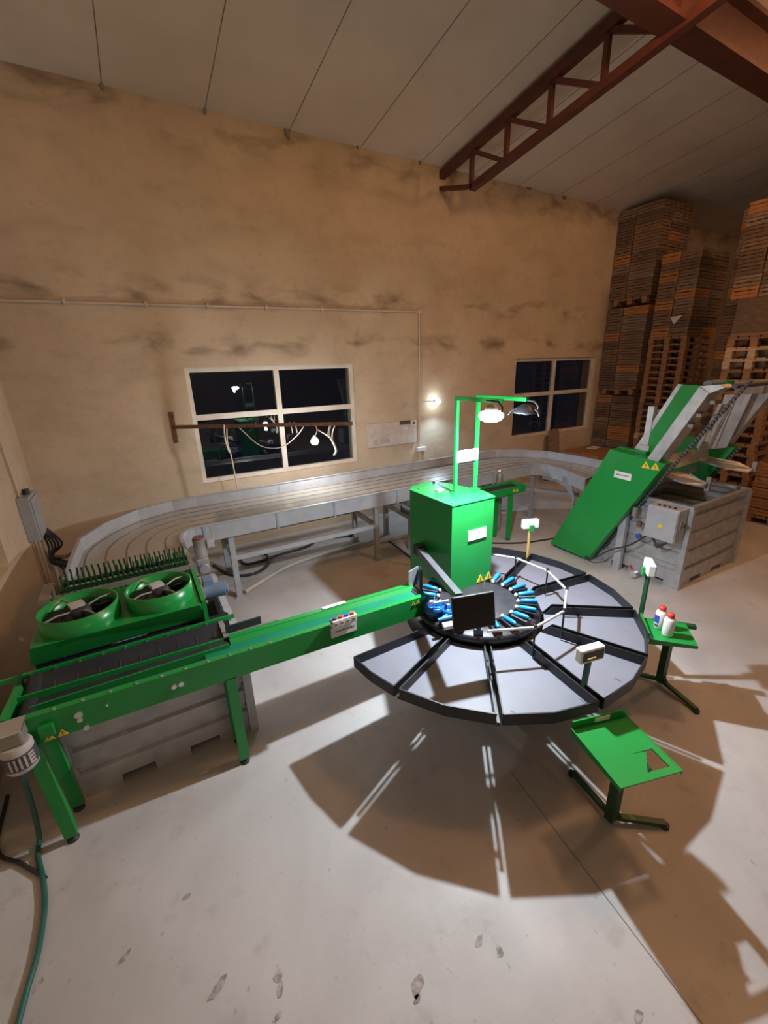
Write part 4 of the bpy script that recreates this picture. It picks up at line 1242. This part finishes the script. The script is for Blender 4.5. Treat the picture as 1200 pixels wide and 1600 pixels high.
# lifting carriage: cross plate and two tapered fork arms
MB().prism([(5.02, 2.60, 1.23), (5.83, 2.56, 1.24), (5.83, 2.40, 1.17), (5.12, 2.43, 1.13)], (0, .015, .01)).part('carriage_plate', 'galv_worn', el)
MB().prism([(5.02, 2.60, 1.24), (5.12, 2.43, 1.13), (5.22, 2.56, 1.12)], (0, .012, 0)).part('carriage_cheek', 'galv_worn', el)
MB().prism([(5.35, 2.46, 1.14), (5.83, 2.44, 1.36), (5.83, 2.40, 1.14)], (0, .012, 0)).part('carriage_web', 'galv', el)
MB().prism([(5.62, 2.44, 1.16), (5.84, 2.42, 1.17), (5.86, 2.12, 1.155), (5.84, 1.96, 1.10), (5.76, 1.97, 1.08), (5.62, 2.10, 1.11)], (0, 0, .014)).part('fork_arm', 'galv', el)
MB().prism([(4.76, 2.46, 1.13), (4.98, 2.44, 1.14), (5.0, 2.20, 1.13), (4.98, 2.02, 1.06), (4.90, 2.03, 1.045), (4.76, 2.14, 1.08)], (0, 0, .014)).part('fork_arm', 'galv', el)
MB().box(5.87, 5.90, 1.95, 1.99, 1.08, 1.19).part('fork_stop', 'galv_worn', el)
MB().box(5.02, 5.05, 2.01, 2.05, .98, 1.13).part('fork_stop', 'galv_worn', el)
MB().box(4.98, 5.75, 2.44, 2.47, 1.02, 1.08).part('carriage_bar', 'galv', el)
MB().box(4.64, 5.86, 3.28, 3.36, .04, .12).part('base_beam', 'galv', el)
MB().box(4.64, 5.86, 2.86, 2.92, .04, .10).part('base_beam', 'galv', el)

# control box on the bin side
cbx = thing('control_box', 'light grey control box with a yellow warning sticker hung on the water bin', 'control box', (4.45, 2.1, .55))
MB().box(4.40, 4.565, 1.955, 2.255, .555, .895).part('enclosure', 'grey_paint', cbx, 0.006)
dr_ = MB().box(4.388, 4.40, 1.96, 2.25, .56, .89).part('door', 'grey_paint', cbx, 0.003)
MB().prism([(4.386, 2.13, .69), (4.386, 2.075, .69), (4.386, 2.1025, .738)], (-.002, 0, 0)).part('warning_sticker', 'yellow', dr_)
for k in range(4):
    MB().cyl((4.46, 2.03 + .05 * k, .895), (4.46, 2.03 + .05 * k, .91), .013, 10).part('cable_gland', 'cable', cbx)
MB().cyl((4.48, 1.955, .74), (4.48, 1.925, .74), .022, 12).part('main_switch', 'ink', cbx)
MB().box(4.45, 4.50, 1.945, 1.955, .70, .78).part('switch_plate', 'galv_worn', cbx)
cl = MB()
for k in range(3):
    cl.tube(curve_pts([(4.47, 2.22 - .02 * k, .555), (4.44, 2.12, .49 - .018 * k), (4.47, 2.0 + .01 * k, .555)]), .008, 6)
cl.part('cable_loops', 'cable', cbx)
MB().tube(curve_pts([(4.46, 2.24, .55), (4.45, 2.4, .38), (4.42, 2.6, .25), (4.36, 2.75, .10), (4.42, 2.88, .06)]), .010, 6).part('supply_cable', 'cable', cbx)
bp_ = thing('bin_fittings', 'grey upright with small pump valves fixed to the left side of the water bin', 'bracket', (4.52, 2.5, 0))
MB().box(4.52, 4.575, 2.52, 2.60, 0, .80).part('upright', 'grey_paint', bp_)
MB().cyl((4.50, 2.43, .70), (4.50, 2.43, .80), .03, 14).part('pump_motor', 'galv_worn', bp_)
MB().cyl((4.49, 2.36, .60), (4.49, 2.36, .66), .025, 12).part('valve_body', 'rust', bp_)
MB().cyl((4.49, 2.34, .50), (4.46, 2.34, .50), .028, 12).part('blue_valve', 'label_blue', bp_)
MB().cyl((4.50, 2.31, .06), (4.44, 2.31, .06), .035, 14).part('drain_valve', 'chrome', bp_)
MB().bar((4.50, 2.36, .09), (4.45, 2.36, .15), .02, .02).part('drain_handle', 'red', bp_)

# ================================================================== PALLETS AND CRATES
def crate_mesh(m, seed):
    r = random.Random(seed)
    L_, W_, H_ = .472, .312, .148
    b = MB()
    for sx in (-1, 1):
        for sy in (-1, 1):
            b.box(sx * L_ / 2 - .012 - sx * .018, sx * L_ / 2 + .012 - sx * .018, sy * W_ / 2 - .012 - sy * .018, sy * W_ / 2 + .012 - sy * .018, 0, H_)
    for (z0, z1) in ((.008, .05), (.058, .098), (.106, .146)):
        for sy in (-1, 1):
            j = r.uniform(-.003, .003)
            b.box(-L_ / 2, L_ / 2, sy * (W_ / 2 - .005), sy * (W_ / 2) + .001 * sy, z0 + j, z1 + j)
        for sx in (-1, 1):
            j = r.uniform(-.003, .003)
            b.box(sx * (L_ / 2 - .006), sx * (L_ / 2 + .001), -W_ / 2, W_ / 2, z0 + j, z1 + j)
    for k in range(4):
        y = -W_ / 2 + .045 + k * .074
        b.box(-L_ / 2, L_ / 2, y - .03, y + .03, .002, .010)
    return b.mesh('wooden_crate', m, V((0, 0, 0)))
CM = [crate_mesh(m, i) for i, m in enumerate(('wood_a', 'wood_b', 'wood_d', 'wood_c', 'wood_a'))]
CW = (4, 5, 4, 0.9, 3)
CN = {'wood_a': 'brown', 'wood_b': 'dark brown', 'wood_d': 'greyish', 'wood_c': 'bright orange'}
def pallet_mesh(m):
    b = MB()
    a, c, hh = .645, .968, .116      # a along Y (short side), c along X
    for k in range(3):
        y = -a / 2 + .04 + k * (a - .08) / 2
        b.box(-c / 2, c / 2, y - .04, y + .04, 0, .017)
        for j in range(3):
            x = -c / 2 + .058 + j * (c - .116) / 2
            b.box(x - .058, x + .058, y - .045, y + .045, .017, .08)
    for j in range(3):
        x = -c / 2 + .058 + j * (c - .116) / 2
        b.box(x - .058, x + .058, -a / 2, a / 2, .08, .097)
    for k in range(5):
        y = -a / 2 + .055 + k * (a - .11) / 4
        b.box(-c / 2, c / 2, y - .055, y + .055, .097, hh)
    return b.mesh('wooden_pallet', m, V((0, 0, 0)))
PM = {m: pallet_mesh(m) for m in ('pallet', 'pallet_pale', 'wood_a')}
proto = {}
def inst(name, me, loc, rz, label, cat, group):
    if me.name in proto:
        o = proto[me.name].copy()
    else:
        o = bpy.data.objects.new(name, me)
        proto[me.name] = o
    o.location = V(loc) * S
    o.rotation_euler = (0, 0, rz)
    COL.objects.link(o)
    o['label'] = label
    o['category'] = cat
    o['group'] = group
    return o
ORD = ['lowest', 'second', 'third', 'fourth', 'fifth', 'sixth', 'seventh', 'eighth', 'ninth', 'tenth', 'eleventh', 'twelfth', 'thirteenth', 'fourteenth', 'fifteenth', 'sixteenth',
       'seventeenth', 'eighteenth', 'nineteenth', 'twentieth', 'twenty-first', 'twenty-second', 'twenty-third', 'twenty-fourth', 'twenty-fifth', 'twenty-sixth', 'twenty-seventh', 'twenty-eighth', 'twenty-ninth', 'thirtieth', 'topmost']
def crate(x, y, z, along, where, layer, group, force=None):
    k = rnd.choices(range(5), CW)[0] if force is None else force
    me = CM[k]
    cname = CN[{0: 'wood_a', 1: 'wood_b', 2: 'wood_d', 3: 'wood_c', 4: 'wood_a'}[k]]
    lab = '%s slatted crate, %s layer up, %s' % (cname, ORD[layer], where)
    inst('wooden_crate', me, (x + rnd.uniform(-.008, .008), y + rnd.uniform(-.004, .004), z), (0 if along == 'x' else pi / 2) + rnd.uniform(-.02, .02), lab, 'crate', group)
def pallet(x, y, z, lab, group, m='pallet', rz=0.0, sx=1):
    inst('wooden_pallet', PM[m], (x + rnd.uniform(-.012, .012), y + rnd.uniform(-.008, .008), z), rz + rnd.uniform(-.008, .008), lab, 'pallet', group)
CH = .151
# corner stack by the wall: three loads of crates on pallets
XS = 8.62
ld = [(0.0, 'bottom load'), (1.645, 'middle load'), (3.31, 'top load')]
for li, (z0, nm) in enumerate(ld):
    pallet(XS + .49, 5.42, z0, 'wooden pallet under the %s of the tall corner crate stack' % nm, 'pallets in the corner crate stack', 'pallet')
    nl = 10
    for k in range(nl):
        z = z0 + .117 + CH * k
        fo = None
        if (li, k) in ((1, 6), (2, 4), (0, 9)):
            fo = 3
        crate(XS + .24, 5.685, z, 'x', 'corner stack %s, wall column' % nm, k, 'crates in the corner stack', fo)
        fo = 3 if (li, k) in ((1, 9), (1, 2)) else None
        crate(XS + .165, 5.275, z, 'y', 'corner stack %s, aisle column' % nm, k, 'crates in the corner stack', fo)
        if li == 2 or True:
            crate(XS + .49, 5.275, z, 'y', 'corner stack %s, second aisle row' % nm, k, 'crates in the corner stack') if li == 2 else None
    if li == 2:
        for k in range(4, nl):
            crate(XS + .82, 5.275, z0 + .117 + CH * k, 'y', 'corner stack top load, third aisle row', k, 'crates in the corner stack')
# middle stack: empty pallets carrying crates
XM, YM = 8.62, 4.60
np2 = 23
for k in range(np2):
    m_ = 'pallet' if k not in (7, 12) else ('wood_a' if k == 12 else 'pallet_pale')
    pallet(XM + .484, YM, .1165 * k, '%s wooden pallet from the floor in the middle pallet stack' % ORD[k], 'pallets in the middle stack', m_)
zt2 = .1165 * np2
for k in range(9):
    z = zt2 + CH * k
    crate(XM + .24, YM + .163, z, 'x', 'left column above the middle pallets', k, 'crates on the middle pallet stack', 3 if k in (0, 6) else None)
    if k < 8 or True:
        crate(XM + .24, YM - .163, z, 'x', 'right column above the middle pallets', k, 'crates on the middle pallet stack')
        crate(XM + .725, YM - .163, z, 'x', 'rear column above the middle pallets', k, 'crates on the middle pallet stack', 3 if k == 0 else None)
MB().prism([(XM - .02, 4.60, 3.0), (XM - .02, 4.40, 3.02), (XM - .02, 4.52, 2.88)], (-.004, 0, 0)).single('paper_scrap', 'paper', (XM - .02, 4.5, 2.9), 'torn white paper scrap stuck to crates of the middle stack', 'paper')
# right stack nearer the camera
XR, YR = 7.82, 2.98
np3 = 17
for k in range(np3):
    m_ = 'pallet_pale' if k in (12, 14, 15) else 'pallet'
    me = PM[m_]
    o = inst('wooden_pallet', me, (XR + .484 + rnd.uniform(-.015, .015), YR + rnd.uniform(-.01, .01), .152 * k), rnd.uniform(-.01, .01), '%s wooden pallet from the floor in the right pallet stack' % ORD[k], 'pallet', 'pallets in the right stack')
    o.scale = (1, 1, 1.3)
zt3 = .152 * np3
MB().box(XR + .01, XR + .95, YR - .31, YR + .31, zt3, zt3 + .045).single('plywood_sheets', 'cardboard', (XR + .48, YR, zt3), 'brown sheets lying on the right pallet stack under its crates', 'sheets')
MB().box(XR - .01, XR + .9, YR - .32, YR + .30, zt3 + .045, zt3 + .50).single('wrapped_load', 'wood_b', (XR + .48, YR, zt3 + .045), 'brown wrapped load between pallets and crates of the right stack', 'load')
for k in range(8):
    z = zt3 + .50 + CH * k
    crate(XR + .24, YR + .25, z, 'x', 'left column above the right pallets', k, 'crates on the right pallet stack', 3 if k == 0 else None)
    crate(XR + .24, YR - .08, z, 'x', 'right column above the right pallets', k, 'crates on the right pallet stack')
# stack behind, between the middle and right stacks
for k in range(31):
    crate(9.85, 4.02, CH * k, 'y', 'left column behind the middle stack', k, 'crates behind the middle stack')
    crate(9.85, 3.53, CH * k, 'y', 'right column behind the middle stack', k, 'crates behind the middle stack')
# low reddish stack at the right edge
for k in range(5):
    for j in range(2):
        z = CH * k
        crate(7.55 + .24, 2.34 - .33 * j, z + .12, 'x', '%s column of the low right-edge stack' % ('left', 'right')[j], k, 'low crates at the right edge', 3)
pallet(7.55 + .484, 2.18, 0.0, 'wooden pallet under the low orange crates at the right edge', 'pallet at the right edge')

# cardboard heap and board under the right window
cbh = thing('cardboard_heap', 'flat brown cardboard sheets heaped on the floor under the right window', 'cardboard', (8.0, 5.3, 0))
for k in range(7):
    z = .085 * k
    MB().obox((7.98 + rnd.uniform(-.03, .03), 5.28 + rnd.uniform(-.03, .03), z + .04), (.50, .02, 0), (-.02, .40, 0), (0, 0, .04)).part('cardboard_sheet', 'cardboard', cbh)
MB().obox((8.15, 5.45, .604), (.16, .03, 0), (-.02, .08, 0), (0, 0, .006)).part('paper_sheet', 'paper', cbh)
lb_ = MB().prism([(7.14, 5.70, .0), (7.52, 5.70, .0), (7.50, 5.84, .98), (7.36, 5.84, 1.03), (7.20, 5.84, .98)], (0, .02, 0))
lb_.single('leaning_board', 'wood_d', (7.33, 5.75, 0), 'brown board leaning on the wall under the right window', 'board')
MB().prism([(7.05, 5.70, .0), (7.2, 5.70, 0), (7.16, 5.80, .92), (7.08, 5.80, .9)], (0, .015, 0)).single('leaning_plank', 'wood_b', (7.1, 5.75, 0), 'narrow dark plank leaning beside the brown board under the right window', 'plank')

# garden hose at the left
MB().tube(curve_pts([(-.80, 2.30, .70), (-.81, 2.31, .4), (-.83, 2.30, .06), (-.83, 2.2, .015), (-.79, 2.05, .015), (-.765, 1.9, .015), (-.765, 1.72, .015), (-.785, 1.58, .015), (-.80, 1.45, .015), (-.82, 1.3, .015)]), .012, 8).single('garden_hose', 'hose', (-.8, 1.9, 0), 'dark green hose hanging behind the motor and trailing over the floor', 'hose')
MB().tube(curve_pts([(-.78, 2.05, .012), (-.9, 2.2, .012), (-1.02, 2.35, .012), (-1.04, 2.7, .012)]), .010, 6).single('motor_cable', 'cable', (-.9, 2.2, 0), 'dark cable lying on the floor towards the left wall', 'cable')
